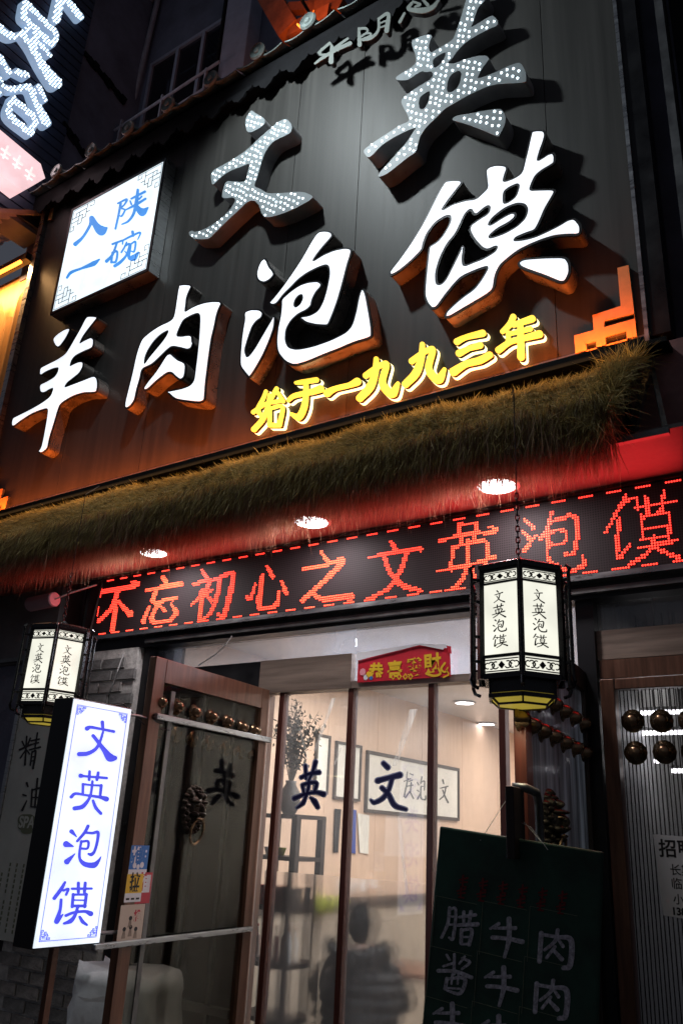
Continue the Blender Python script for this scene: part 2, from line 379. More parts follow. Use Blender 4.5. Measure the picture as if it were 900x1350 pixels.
# led matrix face: dark dots in a grid
m = bpy.data.materials.new('led_matrix'); m.use_nodes = True; n = m.node_tree; b = n.nodes['Principled BSDF']; M['led_matrix'] = m
geo = n.nodes.new('ShaderNodeNewGeometry'); PITCH = .0131
sx = n.nodes.new('ShaderNodeVectorMath'); sx.operation = 'SCALE'; sx.inputs[3].default_value = 1/PITCH; n.links.new(geo.outputs['Position'], sx.inputs[0])
fr = n.nodes.new('ShaderNodeVectorMath'); fr.operation = 'FRACTION'; n.links.new(sx.outputs[0], fr.inputs[0])
sep = n.nodes.new('ShaderNodeSeparateXYZ'); n.links.new(fr.outputs[0], sep.inputs[0]); cmb = n.nodes.new('ShaderNodeCombineXYZ'); n.links.new(sep.outputs[0], cmb.inputs[0]); n.links.new(sep.outputs[2], cmb.inputs[2])
ds = n.nodes.new('ShaderNodeVectorMath'); ds.operation = 'DISTANCE'; ds.inputs[1].default_value = (.5, 0, .5); n.links.new(cmb.outputs[0], ds.inputs[0])
mr = n.nodes.new('ShaderNodeMapRange'); mr.inputs[1].default_value = .22; mr.inputs[2].default_value = .42; n.links.new(ds.outputs[1], mr.inputs[0])
mx = n.nodes.new('ShaderNodeMix'); mx.data_type = 'RGBA'; mx.inputs[6].default_value = (.012, .008, .008, 1); mx.inputs[7].default_value = (.040, .028, .031, 1)
n.links.new(mr.outputs[0], mx.inputs[0]); n.links.new(mx.outputs[2], b.inputs['Base Color']); b.inputs['Roughness'].default_value = .65; b.inputs['Specular IOR Level'].default_value = .2
# straw: colour from a per-blade value
def strawmat(name, ramp, rough=.8):
    m = bpy.data.materials.new(name); m.use_nodes = True; n = m.node_tree; b = n.nodes['Principled BSDF']; M[name] = m
    at_ = n.nodes.new('ShaderNodeAttribute'); at_.attribute_name = 'shade'; cr = n.nodes.new('ShaderNodeValToRGB')
    while len(cr.color_ramp.elements) < len(ramp): cr.color_ramp.elements.new(.5)
    for e, (p, c) in zip(cr.color_ramp.elements, ramp): e.position = p; e.color = (*c, 1)
    n.links.new(at_.outputs['Fac'], cr.inputs[0]); n.links.new(cr.outputs[0], b.inputs['Base Color']); b.inputs['Roughness'].default_value = rough
    tr = n.nodes.new('ShaderNodeBsdfTranslucent'); n.links.new(cr.outputs[0], tr.inputs[0]); ms = n.nodes.new('ShaderNodeMixShader'); ms.inputs[0].default_value = .40
    out = n.nodes['Material Output']; n.links.new(b.outputs[0], ms.inputs[1]); n.links.new(tr.outputs[0], ms.inputs[2]); n.links.new(ms.outputs[0], out.inputs[0])
strawmat('straw', [(0, (.15, .11, .05)), (.35, (.36, .27, .09)), (.7, (.54, .41, .15)), (1, (.70, .56, .28))])
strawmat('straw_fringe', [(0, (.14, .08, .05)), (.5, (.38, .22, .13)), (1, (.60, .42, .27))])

# ------------------------------------------------------------------ lamps of the place
def area_lamp(name, loc, size, power, color, rot=(0, 0, 0), sy=None, label=None):
    l = bpy.data.lights.new(name, 'AREA'); l.energy = power; l.color = color; l.size = size
    if sy: l.shape = 'RECTANGLE'; l.size_y = sy
    o = bpy.data.objects.new(name, l); col.objects.link(o); o.location = loc; o.rotation_euler = rot; return o

# strong spot on an arm above the roof edge, orange strip under the sign with an added lamp for the thatch, soffit lights, room lights
spl = bpy.data.lights.new('spotlight_bulb', 'SPOT'); spl.energy = 270; spl.color = (.86, .96, 1.0); spl.spot_size = math.radians(112); spl.spot_blend = .35; spl.shadow_soft_size = .10
spo = bpy.data.objects.new('spotlight_bulb', spl); col.objects.link(spo); spo.location = (-3.45, -1.55, 7.84)
spo.rotation_euler = (Vector((-3.0, 0, 6.3))-Vector(spo.location)).to_track_quat('-Z', 'Y').to_euler()
area_lamp('thatch_fill_lamp', (-3.86, -.185, 4.055), 5.9, 9, (1.0, .50, .16), (math.radians(-20), 0, 0), .02)  # added lamp that brightens the thatch, standing in for strip spill
area_lamp('sign_strip_light', (-3.86, -.115, 4.068), 5.9, 74, (1.0, .165, .02), (math.pi+.25, 0, 0), .04)
for x in (-1.61, -2.79, -4.11):
    area_lamp('downlight_bulb', (x, -.335, 3.292), .14, 7, (1, .95, .97), (0, 0, 0))
for x, y, p in ((-3.2, 1.5, 30), (-2.2, 3.2, 34), (-3.2, 5.0, 30)):
    area_lamp('ceiling_light_bulb', (x, y, 2.80), .5, p*1.6, (1, .93, .86), (0, 0, 0))

# ================================================================== GROUND AND BUILDING
tag(MB().box(-40, 40, -40, -6.0, -.3, -.13).build('road', 'asphalt'), kind='structure')
tag(MB().box(-40, 40, -5.95, 0.0, -.25, 0.).build('pavement', 'paving'), kind='structure')
tag(MB().box(-40, 40, -6.12, -5.95, -.25, .005).build('kerb', 'concrete'), kind='structure')
bld = thing('shop_building', 'dark concrete building carrying the shopfront, its wall hidden behind the big sign', 'building', (-3.5, .6, 0))
MB().box(-7.0, 1.5, .16, .30, 2.86, 8.2).build('wall', 'dark_wall', bld)
MB().box(-6.95, -4.45, .12, .30, 0, 2.86).build('wall', 'concrete', bld)
MB().box(-.55, 1.5, -.10, .6, 0, 9.5).build('wall', 'eave_black', bld)
MB().box(-.62, -.575, -.16, -.02, 3.3, 9.2).build('corner_pipe', 'dull_steel', bld)

# ================================================================== BIG SIGN
XL, XR, ZB, ZT = -6.83, -.885, 4.17, 8.05
sign = thing('shop_sign_board', 'large dark brushed metal shop sign board behind the glowing white characters, orange at its foot', 'sign board', (-3.86, 0, ZB))
MB().box(XL, XR, .02, .15, ZB-.16, ZT).build('backing', 'black_trim', sign)
seam = [XL, -5.8, -4.79, -3.46, -2.82, -1.37, XR]
for a, b in zip(seam[:-1], seam[1:]):
    MB().box(a+.0025, b-.0025, 0, .018, ZB, ZT).build('panel', 'sign_panel', sign)
MB().box(XL-.07, XL, -.05, .12, ZB-.06, ZT).build('edge_trim', 'steel', sign)
MB().box(XR, XR+.022, -.03, .12, ZB-.06, ZT).build('edge_trim', 'steel', sign)
MB().box(XR+.022, XR+.13, -.012, .12, ZB-.02, ZT).build('edge_trim', 'dark_metal', sign)
MB().box(XL-.07, XR+.13, -.145, .0, ZB-.155, ZB-.125).build('bottom_trim', 'eave_black', sign)
MB().box(XL-.07, XR+.022, -.152, -.146, ZB-.155, ZB-.098).build('bottom_trim', 'eave_black', sign)
MB().box(XL, XR, -.008, -.001, ZB-.010, ZB+.004).build('bottom_edge', 'steel', sign)
MB().box(XL+.03, XR-.03, -.135, -.095, ZB-.124, ZB-.112).build('light_strip', 'orange_strip', sign)

def polyfield(loops, X, Y):
    D = np.full(X.shape, 1e9); ins = np.zeros(X.shape, bool)
    for L in loops:
        for a, b in zip(L, np.roll(L, -1, 0)):
            dx, dy = b-a; h = np.clip(((X-a[0])*dx+(Y-a[1])*dy)/(dx*dx+dy*dy+1e-12), 0, 1)
            D = np.minimum(D, np.hypot(X-a[0]-h*dx, Y-a[1]-h*dy))
            c = (a[1] > Y) != (b[1] > Y)
            with np.errstate(divide='ignore', invalid='ignore'): ins ^= c & (X < (b[0]-a[0])*(Y-a[1])/(b[1]-a[1]+1e-15)+a[0])
    return np.where(ins, -D, D)
def inside1(p, L):
    x, y = p; a = L; b = np.roll(L, -1, 0); c = (a[:, 1] > y) != (b[:, 1] > y)
    xi = (b[:, 0]-a[:, 0])*(y-a[:, 1])/(b[:, 1]-a[:, 1]+1e-15)+a[:, 0]; return (np.sum(c & (x < xi)) % 2) == 1
def inset(loops, d):
    """move every outline inwards by d metres"""
    out = []
    for i, L in enumerate(loops):
        hole = sum(inside1(L[0], K) for j, K in enumerate(loops) if j != i) % 2 == 1
        s = 1 if area(L) > 0 else -1
        if hole: s = -s
        e0 = L-np.roll(L, 1, 0); e1 = np.roll(L, -1, 0)-L
        n0 = np.c_[-e0[:, 1], e0[:, 0]]/(np.linalg.norm(e0, axis=1, keepdims=True)+1e-9); n1 = np.c_[-e1[:, 1], e1[:, 0]]/(np.linalg.norm(e1, axis=1, keepdims=True)+1e-9)
        nn = n0+n1; l = np.linalg.norm(nn, axis=1, keepdims=True); nn = nn/np.maximum(l, .8)
        out.append(L+nn*d*s*np.minimum(2/np.maximum(l, .8), 1.25))
    return out
def leds(loops, pitch, margin, ang=0., r=.008, hh=.007, h0=0., P=WALL, jitter=.08):
    A = np.vstack(loops); c = A.mean(0); w = max(np.ptp(A[:, 0]), np.ptp(A[:, 1])); n = int(w/pitch)+4
    g = [(i+(.5 if j % 2 else 0), j*.866) for i in range(-n, n) for j in range(-n, n)]
    g = np.array(g)*pitch; g += rng.normal(0, pitch*jitter, g.shape); ca, sa = math.cos(ang), math.sin(ang)
    G = np.c_[g[:, 0]*ca-g[:, 1]*sa, g[:, 0]*sa+g[:, 1]*ca]+c
    G = G[polyfield(loops, G[:, 0], G[:, 1]) < -margin]
    mb = MB(); k = 7
    for a, b in G:
        v = [(a+r*math.cos(2*math.pi*i/k), b+r*math.sin(2*math.pi*i/k), h0) for i in range(k)]
        v += [(a+.6*r*math.cos(2*math.pi*i/k), b+.6*r*math.sin(2*math.pi*i/k), h0+hh) for i in range(k)]
        mb.add(P.W3(v), [(i, (i+1) % k, k+(i+1) % k, k+i) for i in range(k)]+[tuple(range(k, 2*k))])
    return mb

BIG = {}
BIG['wen'] = ((220, 120, 4.09), [
 [(458,103),(475,118),(520,142),(530,160),(525,178),(500,200),(450,224),(430,218),(422,180),(424,150),(440,120)],
 [(640,148),(662,165),(675,190),(670,222),(640,240),(600,258),(570,275),(545,305),(520,350),(500,420),(482,480),(468,515),(500,525),(540,552),(620,550),(700,543),(740,545),(775,560),(790,572),(760,595),(700,628),(640,655),(560,680),(520,680),(508,650),(495,612),(475,592),(450,590),(425,605),(385,645),(340,685),(290,735),(245,780),(225,798),(150,800),(122,780),(118,760),(135,752),(150,760),(190,750),(230,730),(290,690),(340,640),(372,590),(360,572),(320,578),(297,575),(300,540),(312,500),(325,485),(360,488),(420,490),(430,460),(440,420),(447,388),(400,408),(340,430),(290,465),(245,512),(237,460),(245,430),(300,400),(360,365),(430,320),(500,250),(560,200),(600,165)]])
BIG['ying'] = ((470, 0, 3.75), [
 [(190,385),(215,365),(260,340),(295,310),(290,270),(278,240),(270,210),(275,198),(300,185),(340,172),(365,170),(373,182),(360,205),(355,235),(365,262),(400,240),(440,218),(475,195),(485,170),(500,130),(515,85),(530,30),(540,0),(552,-40),(590,-60),(640,-40),(636,0),(605,30),(590,60),(575,110),(562,137),(600,115),(640,90),(668,75),(690,92),(700,115),(690,128),(650,145),(600,170),(560,195),(520,225),(490,260),(470,290),(448,312),(480,315),(540,290),(600,275),(640,275),(655,290),(640,310),(620,335),(605,365),(595,390),(640,375),(700,350),(750,325),(800,308),(815,318),(835,355),(838,400),(825,408),(760,412),(700,415),(650,425),(560,465),(500,500),(430,540),(400,575),(340,630),(310,680),(300,720),(295,750),(250,780),(200,820),(150,860),(110,875),(105,870),(115,850),(160,800),(200,755),(250,700),(280,650),(298,628),(250,645),(180,680),(120,720),(80,765),(55,780),(35,755),(35,740),(80,705),(150,660),(210,620),(262,598),(250,565),(235,540),(220,510),(222,490),(250,465),(300,430),(360,395),(378,375),(370,352),(345,357),(320,350),(260,390),(240,397),(200,397)],
 [(373,300),(395,278),(442,253),(435,285),(415,315),(382,340)],
 [(505,348),(518,362),(512,400),(498,435),(465,458),(443,450),(447,410),(460,375),(480,358)],
 [(358,448),(362,465),(355,500),(335,538),(312,540),(305,510),(312,480),(330,465)],
 [(470,588),(490,572),(560,560),(640,545),(700,537),(720,545),(735,575),(733,610),(715,650),(700,678),(660,660),(600,635),(530,610),(480,597)]])
BIG['mo'] = ((500, 160, 3.214), [
 [(645,42),(670,37),(700,38),(706,55),(698,85),(685,120),(672,165),(690,155),(715,138),(738,132),(746,145),(745,175),(725,190),(690,210),(665,230),(650,260),(640,290),(680,288),(740,287),(747,297),(735,320),(705,370),(680,430),(660,465),(620,478),(580,495),(575,503),(610,500),(660,488),(710,465),(760,440),(800,415),(830,410),(855,440),(855,470),(840,485),(790,485),(740,490),(690,505),(640,525),(590,550),(550,580),(515,610),(495,650),(487,710),(460,735),(410,765),(350,800),(300,830),(275,835),(280,810),(310,780),(350,745),(400,710),(430,670),(460,618),(420,630),(350,660),(320,690),(280,740),(245,790),(220,798),(200,775),(188,740),(195,650),(205,560),(210,530),(245,510),(270,480),(298,430),(298,405),(280,405),(240,430),(205,475),(190,515),(185,545),(130,600),(80,640),(45,658),(40,640),(80,590),(130,520),(185,430),(225,350),(255,290),(280,252),(320,248),(350,250),(352,262),(330,290),(295,335),(265,378),(310,350),(370,332),(410,328),(440,300),(455,285),(450,245),(447,210),(465,192),(500,183),(540,187),(545,200),(535,225),(528,255),(570,240),(600,220),(610,180),(625,120),(638,60)],
 [(385,375),(395,395),(410,400),(455,362),(465,368),(460,390),(420,415),(385,440),(378,465),(395,500),(430,540),(455,550),(495,532),(490,550),(440,580),(400,595),(360,612),(355,580),(362,535),(350,525),(335,560),(310,610),(280,670),(260,690),(245,685),(243,640),(260,580),(290,520),(325,480),(345,440),(365,395)],
 [(466,435),(480,412),(530,372),(580,352),(612,356),(624,378),(614,412),(582,443),(530,473),(475,492),(468,486),(500,458),(550,432),(578,408),(580,388),(560,386),(520,407),(475,437)],
 [(530,300),(548,285),(580,270),(588,278),(575,320),(545,342),(530,345)],
 [(585,600),(610,582),(700,575),(790,573),(808,600),(810,640),(790,680),(765,688),(700,660),(620,632),(590,618)]])
BIG['pao'] = ((290, 290, 4.09), [
 [(243,205),(255,215),(265,245),(290,275),(295,295),(270,325),(235,343),(205,332),(195,300),(205,255),(222,222)],
 [(130,510),(140,492),(175,480),(220,482),(236,500),(225,530),(195,550),(175,580),(155,640),(137,700),(148,735),(160,730),(190,690),(230,620),(265,560),(292,515),(300,530),(295,580),(270,650),(235,730),(190,810),(160,852),(150,848),(108,795),(108,740),(115,650),(125,580),(133,540)],
 [(540,60),(575,57),(605,65),(610,85),(590,110),(550,155),(520,195),(503,222),(560,185),(620,160),(680,148),(712,155),(710,180),(690,240),(665,340),(640,430),(615,500),(590,560),(575,575),(510,570),(460,558),(432,535),(440,520),(490,512),(530,488),(555,440),(575,370),(588,300),(585,260),(570,247),(530,260),(470,290),(422,325),(385,365),(345,403),(310,450),(290,462),(270,460),(265,448),(290,420),(330,370),(380,300),(440,210),(490,120),(520,75)],
 [(330,430),(380,385),(430,350),(480,333),(530,328),(550,340),(548,360),(520,390),(500,430),(495,462),(470,488),(420,512),(385,545),(360,590),(357,650),(375,685),(420,695),(500,680),(600,645),(680,605),(710,570),(730,500),(745,420),(760,375),(778,370),(790,400),(805,480),(820,570),(822,630),(790,645),(720,665),(640,700),(560,730),(480,765),(400,790),(350,770),(310,720),(303,660),(310,590),(325,520),(330,470)],
 [(410,430),(425,412),(440,408),(443,430),(430,455),(412,468),(403,455)]])
BIG['rou'] = ((150, 360, 5.625), [
 [(490,88),(530,82),(575,85),(580,100),(560,140),(545,180),(540,230),(533,285),(570,260),(620,235),(680,215),(740,207),(795,208),(803,225),(780,270),(765,320),(750,400),(730,480),(715,580),(700,700),(685,820),(680,910),(675,945),(640,965),(580,960),(500,950),(455,940),(430,920),(400,890),(405,875),(450,865),(520,850),(570,830),(595,800),(605,720),(620,600),(632,480),(638,380),(638,320),(620,305),(580,318),(520,350),(495,400),(470,462),(510,465),(560,457),(583,462),(585,500),(592,520),(575,560),(545,575),(500,562),(430,548),(390,580),(330,640),(280,685),(225,708),(210,725),(200,780),(175,860),(160,940),(130,985),(95,1010),(82,1000),(85,960),(110,860),(140,740),(165,620),(190,540),(215,485),(280,430),(350,385),(440,345),(455,280),(465,210),(475,140),(485,100)],
 [(405,430),(395,460),(360,510),(310,570),(260,630),(232,672),(238,620),(260,570),(300,510),(350,460)],
 [(430,595),(445,610),(480,640),(530,660),(538,690),(530,760),(515,785),(490,798),(460,775),(430,745),(400,742),(360,770),(310,810),(260,860),(235,873),(222,870),(225,850),(260,800),(310,740),(350,680),(390,615),(410,598)]])
BIG['yang'] = ((0, 400, 5.625), [
 [(522,182),(518,205),(490,260),(450,315),(430,328),(415,318),(398,285),(400,260),(430,228),(480,195)],
 [(655,95),(720,97),(722,110),(690,150),(650,200),(615,250),(593,298),(630,275),(680,252),(697,262),(695,310),(680,335),(620,360),(560,390),(535,420),(522,465),(550,450),(590,432),(620,432),(618,470),(590,520),(540,560),(500,590),(482,622),(540,600),(620,570),(705,535),(725,560),(727,620),(715,660),(680,665),(620,665),(540,690),(450,745),(430,800),(410,870),(385,950),(370,1000),(357,1070),(340,1090),(310,1112),(285,1105),(310,1070),(325,1000),(340,920),(352,850),(360,780),(300,795),(230,825),(160,870),(95,920),(90,890),(100,850),(150,825),(230,785),(310,740),(380,690),(400,630),(370,640),(330,665),(305,665),(297,630),(305,600),(350,580),(410,545),(432,510),(437,480),(400,485),(340,510),(298,540),(300,495),(310,475),(370,445),(430,415),(490,375),(520,330),(560,260),(600,190),(635,120)]])
labels = {
 'wen': 'silver channel character 文 studded with small bulbs, left of the top pair',
 'ying': 'silver channel character 英 studded with lit bulbs, high at the right of the sign',
 'yang': 'glowing white character 羊 at the far left of the lower row',
 'rou': 'glowing white character 肉 between 羊 and 泡',
 'pao': 'glowing white character 泡 above the small yellow line',
 'mo': 'glowing white character 馍, largest and rightmost of the lower row'}
for k, (cr_, loops) in BIG.items():
    silver = k in ('wen', 'ying'); hf = .135 if silver else .125
    L = toplane(crop([chaikin(l) for l in loops], *cr_), WALL, hf)
    A = np.vstack(L); c = A.mean(0)
    t = thing('sign_character', labels[k], 'sign letter', (c[0], 0, c[1]), 0, 'studded silver sign characters' if silver else 'white glowing sign characters')
    if silver:
        put('housing', solid(L, hf-.008), WALL, .002, 'letter_side_silver', t)
        put('face_plate', solid(L, .006), WALL, hf-.006, 'plate_white', t)
        tag(leds(L, .052, .014, .35, .0085, .008, hf+.0005).build('bulbs', 'led_white', t), kind='stuff')
    else:
        put('housing', solid(L, hf-.012), WALL, .002, 'letter_side', t)
        put('rim', solid(inset(L, -.002), .012), WALL, hf-.010, 'black_trim', t)
        put('lit_face', solid(inset(L, .014 if k != 'yang' else .010), .004), WALL, hf+.002, 'face_white', t)

def glyph(name, strokes, cr_, P, h, ext, m, parent=None, grow=0., wmul=1.):
    L = toplane(crop(contours(strokes, None, grow, wmul), *cr_), P, h)
    return put(name, solid(L, ext), P, h-ext, m, parent)
def center_px(strokes, cr_, P, h=0.):
    A = np.array([q for s in strokes for q in s]); a, b = P.hit(cr_[0]+A[:, 0].mean()/cr_[2], cr_[1]+A[:, 1].mean()/cr_[2], h); return P.w(a, b, 0)

CB, CC = (320, 490, 4.286), (520, 400, 4.286)
jiu = [[(155,230,28),(150,300,36),(120,390,44),(60,455,40)], [(95,325,34),(150,283,28),(200,257,30),(213,270,34),(190,360,38),(215,410,46),(250,425,50),(280,370,20)]]
jiu2 = [[(x*.98-257, y*.98+88, w) for x, y, w in s] for s in jiu]
YEL = [('始', CB, [[(130,110,20),(115,150,22),(85,215,26),(115,262,24)], [(150,130,20),(140,200,26),(110,270,28),(62,325,30)], [(58,228,24),(110,190,20),(150,172,18)], [(190,95,24),(163,145,22),(160,172,20),(222,160,22)], [(195,115,20),(225,165,26)], [(152,210,20),(150,290,24)], [(152,207,18),(222,197,22),(206,300,26)], [(150,300,26),(205,302,22)]]),
 ('于', CB, [[(298,62,18),(330,58,26),(415,45,28)], [(255,162,20),(290,135,26),(380,115,32),(437,96,42)], [(355,65,28),(355,130,30),(345,200,36),(315,255,38),(272,238,18)]]),
 ('一', CB, [[(475,120,42),(520,95,28),(600,75,28),(645,55,42)]]),
 ('九', CC, jiu2), ('九', CC, jiu),
 ('三', CC, [[(350,215,36),(400,190,28),(495,167,38)], [(362,280,38),(420,253,26),(480,235,36)], [(330,385,46),(400,342,34),(480,320,40),(535,290,36)]]),
 ('年', CC, [[(668,75,34),(650,115,34),(607,158,26)], [(670,120,28),(775,85,38)], [(640,165,26),(640,215,28)], [(640,172,22),(765,142,28)], [(585,262,36),(650,217,28),(740,192,32),(815,172,42)], [(708,115,32),(712,300,42)]])]
where = ['leftmost of the yellow line', 'second of the yellow line', 'a single stroke, third of the yellow line', 'fourth of the yellow line', 'fifth of the yellow line, beside 三', 'between 九 and 年 of the yellow line', 'rightmost of the yellow line']
for (ch, cr_, st), w in zip(YEL, where):
    c = center_px(st, cr_, WALL); t = thing('yellow_character', f'small glowing yellow character {ch}, {w}', 'sign letter', c, 0, 'yellow sign characters above the thatch')
    glyph('lit_back', st, cr_, WALL, .062, .0001, 'back_glow', t, 1.5).location.y += .045
    put('glow_plate', solid(toplane(crop(contours(st, None, 2.2), *cr_), WALL, .06), .016), WALL, .004, 'back_glow', t)
    for o in [o for o in t.children if o.name.startswith('lit_back')]: bpy.data.objects.remove(o)
    glyph('housing', st, cr_, WALL, .056, .030, 'dark_metal', t)
    glyph('lit_face', st, cr_, WALL, .062, .006, 'face_yellow', t)
CT = (400, 0, 4.5)
TOP = [('华', [[(155,255,16),(120,285,16),(88,312,12)], [(108,290,14),(96,322,14),(130,322,10)], [(160,262,12),(188,298,12)], [(262,228,14),(215,262,16),(182,290,16),(205,300,10)], [(68,376,12),(120,338,20),(200,292,20),(275,257,26)], [(168,275,18),(163,365,30)]]),
 ('阴', [[(328,168,14),(332,265,26)], [(328,170,14),(368,168,16),(378,188,12),(345,215,12)], [(345,235,14),(395,212,12),(392,196,12),(350,205,8)], [(445,112,14),(442,180,16),(400,225,18),(355,240,10)], [(445,112,16),(502,82,20),(492,182,28)], [(445,140,9),(492,122,11)], [(445,166,9),(490,150,11)]]),
 ('忠', [[(598,78,14),(570,130,18)], [(640,20,18),(622,52,22),(700,62,34),(760,45,28),(800,0,14)], [(648,8,12),(690,26,16),(660,40,12)], [(700,-10,14),(735,28,20)], [(650,-20,14),(720,-40,20)]])]
TP_ = Plane((0, -.150, 0), (1, 0, 0), (0, 0, 1))
for (ch, st), w in zip(TOP, ('leftmost below the tiled roof edge', 'in the middle of the small silver row', 'cut by the top edge of the picture')):
    c = center_px(st, CT, TP_); t = thing('silver_character', f'small unlit silver character {ch}, {w}', 'sign letter', c, 0, 'small silver characters under the eave')
    glyph('housing', st, CT, TP_, .045, .045, 'dark_metal', t); glyph('face_plate', st, CT, TP_, .051, .006, 'silver_dark', t)

# square light box
bx = [WALL.hit(*p, .13) for p in ((98, 276), (220, 209), (192, 357), (66, 414))]
a0, a1 = (bx[0][0]+bx[3][0])/2, (bx[1][0]+bx[2][0])/2; b1, b0 = (bx[0][1]+bx[1][1])/2, (bx[2][1]+bx[3][1])/2
t = thing('square_light_box', 'square glowing white light box with four blue characters, at the left of the sign board', 'light box', ((a0+a1)/2, 0, b0))
MB().slab(WALL, a0-.015, a1+.015, b0-.015, b1+.015, .002, .122).build('housing', 'steel', t, bevel=.004)
for s in ((a0-.015, a0+.015, b0-.015, b1+.015), (a1-.015, a1+.015, b0-.015, b1+.015), (a0+.015, a1-.015, b0-.015, b0+.015), (a0+.015, a1-.015, b1-.015, b1+.015)):
    MB().slab(WALL, *s, .123, .134).build('frame', 'dark_metal', t)
MB().slab(WALL, a0+.015, a1-.015, b0+.015, b1-.015, .122, .129).build('lit_face', 'box_white', t)
CX4 = (80, 230, 6.43)
SQ = [[[(265,370,36),(250,430,20),(190,530,18),(125,590,30)], [(265,370,36),(300,430,46),(345,475,70),(393,452,12)]],
 [[(485,245,12),(560,210,16),(545,250,12),(515,285,12),(545,300,12),(520,350,14),(500,350,8)], [(510,245,18),(490,350,16),(465,460,14)], [(655,130,18),(645,220,26),(620,330,20),(575,395,16),(520,422,10)], [(600,205,14),(715,145,18)], [(590,225,12),(600,252,14)], [(688,185,12),(665,210,12)], [(550,300,10),(640,255,20),(720,205,16)], [(640,265,24),(690,318,58),(742,280,10)]],
 [[(55,875,16),(90,830,22),(180,795,16),(280,755,36),(330,718,10)]],
 [[(440,590,16),(520,560,14)], [(480,575,14),(440,680,18),(390,735,24)], [(440,660,14),(430,745,16)], [(440,668,14),(480,652,14),(470,735,16),(430,745,14)], [(610,485,20),(615,520,16)], [(525,560,12),(600,522,16),(675,492,14),(655,550,8)], [(530,555,10),(525,590,10)], [(560,575,12),(540,620,12),(515,660,12)], [(555,602,12),(585,590,14),(560,680,16),(510,740,22),(460,775,22)], [(545,650,8),(560,670,10)], [(595,590,12),(635,570,14),(625,650,14),(600,650,10)], [(595,600,14),(580,700,22),(620,705,44),(660,660,14)]]]
for st in SQ: glyph('blue_character', st, CX4, WALL, .1315, .0022, 'blue_film', t, 0., 1.22)
def fretlines(P, a, b, sa, sb, s, h, m, parent, w=.006):
    """stepped lattice of thin bars in a corner; sa, sb are +1/-1 towards the inside"""
    segs = [((0,0),(0,5)),((0,0),(6,0)),((0,5),(1,5)),((1,5),(1,4)),((1,4),(0.4,4)),((6,0),(6,1)),((6,1),(5,1)),((5,1),(5,.4)),((0,3),(2,3)),((2,3),(2,4)),((2,4),(3,4)),((3,4),(3,2)),((3,2),(1,2)),((1,2),(1,1)),((1,1),(2,1)),((2,1),(2,3)),((2,1),(4,1)),((4,1),(4,2)),((4,2),(5,2)),((3,3),(4,3)),((4,3),(4,2)),((4,0),(4,1)),((0,2),(1,2))]
    mb = MB()
    for i, ((x0, y0), (x1, y1)) in enumerate(segs):
        X0, X1 = sorted((a+sa*x0*s, a+sa*x1*s)); Y0, Y1 = sorted((b+sb*y0*s, b+sb*y1*s)); dh = i*.00008
        mb.slab(P, X0-w/2, X1+w/2, Y0-w/2, Y1+w/2, h-.001, h+.0012+dh)
    return mb.build('corner_lattice', m, parent)
for sa, sb in ((1, 1), (-1, 1), (1, -1), (-1, -1)):
    fretlines(WALL, (a0+.03) if sa > 0 else (a1-.03), (b0+.03) if sb > 0 else (b1-.03), sa, sb, .052, .1305, 'lattice_ink', t, .0045)

# stepped orange corner ornaments
CO = (730, 330, 4.09)
orn = [np.array(l, float) for l in ([(340,95),(400,80),(430,330),(445,462),(115,557),(107,460),(213,430),(205,350),(358,300)], [(270,380),(430,340),(433,368),(268,415)], [(275,468),(388,435),(392,485),(278,515)], [(172,503),(225,490),(228,530),(175,545)])]
orn = toplane(crop(orn, *CO), WALL, .03)
cx_ = np.vstack(orn)
def ornament(fx, fz, dx, dz, label, m):
    L = [np.c_[l[:, 0]*fx+dx, l[:, 1]*fz+dz] for l in orn]; c = np.vstack(L).mean(0)
    t = thing('corner_ornament', label, 'ornament', (c[0], 0, c[1]), 0, 'stepped corner ornaments of the sign')
    put('housing', solid(L, .026), WALL, .001, 'letter_side', t); put('face_plate', solid(L, .004), WALL, .027, m, t)
ornament(1, 1, 0, 0, 'orange stepped fret ornament at the lower right corner of the sign', 'orange_plate')
ornament(-1, 1, XL+XR, 0, 'stepped fret ornament in the lower left corner, cut by the picture edge', 'orange_plate')
ornament(-1, -1, XL+XR, ZB+7.95, 'dim stepped fret ornament in the upper left corner under the roof tiles', 'orange_plate')

# ================================================================== TILED EAVE
ev = thing('tiled_eave', 'row of dark clay roof tiles with scalloped drips along the top of the sign', 'tiled eave', (-3.8, -.2, 7.2))
MB().box(-7.05, -.55, -.34, .14, 7.27, 7.46).build('fascia', 'eave_black', ev)
MB().add([(-7.05,-.34,7.46),(-.55,-.34,7.46),(-.55,.16,7.72),(-7.05,.16,7.72),(-7.05,-.34,7.44),(-.55,-.34,7.44),(-.55,.16,7.44),(-7.05,.16,7.44)], [(0,1,2,3),(4,7,6,5),(0,4,5,1),(1,5,6,2),(2,6,7,3),(3,7,4,0)]).build('roof_bed', 'eave_black', ev)
def dripmesh():
    prof = [(-.135,0),(-.13,-.035),(-.10,-.055),(-.075,-.05),(-.05,-.10),(-.02,-.115),(0,-.135),(.025,-.115),(.05,-.10),(.075,-.05),(.10,-.055),(.13,-.035),(.135,0)]
    v = [(x, 0, z) for x, z in prof]+[(x, .018, z) for x, z in prof]; n_ = len(prof)
    f = [tuple(range(n_)), tuple(range(n_, 2*n_))[::-1]]+[(i, i+n_, (i+1) % n_+n_, (i+1) % n_) for i in range(n_)]
    me = bpy.data.meshes.new('drip_tile'); me.from_pydata(v, [], f); me.materials.append(M['eave_black']); return me
dm = dripmesh(); x = -6.95; o0 = np.array(ev.location)
while x < -.6:
    o = link('drip_tile', dm, None, ev, np.array([x, -.36, 7.275])-o0); o.rotation_euler = (random.uniform(-.05, .05), random.uniform(-.05, .05), 0); o.scale = (1, 1, random.uniform(.8, 1.15)); x += .285
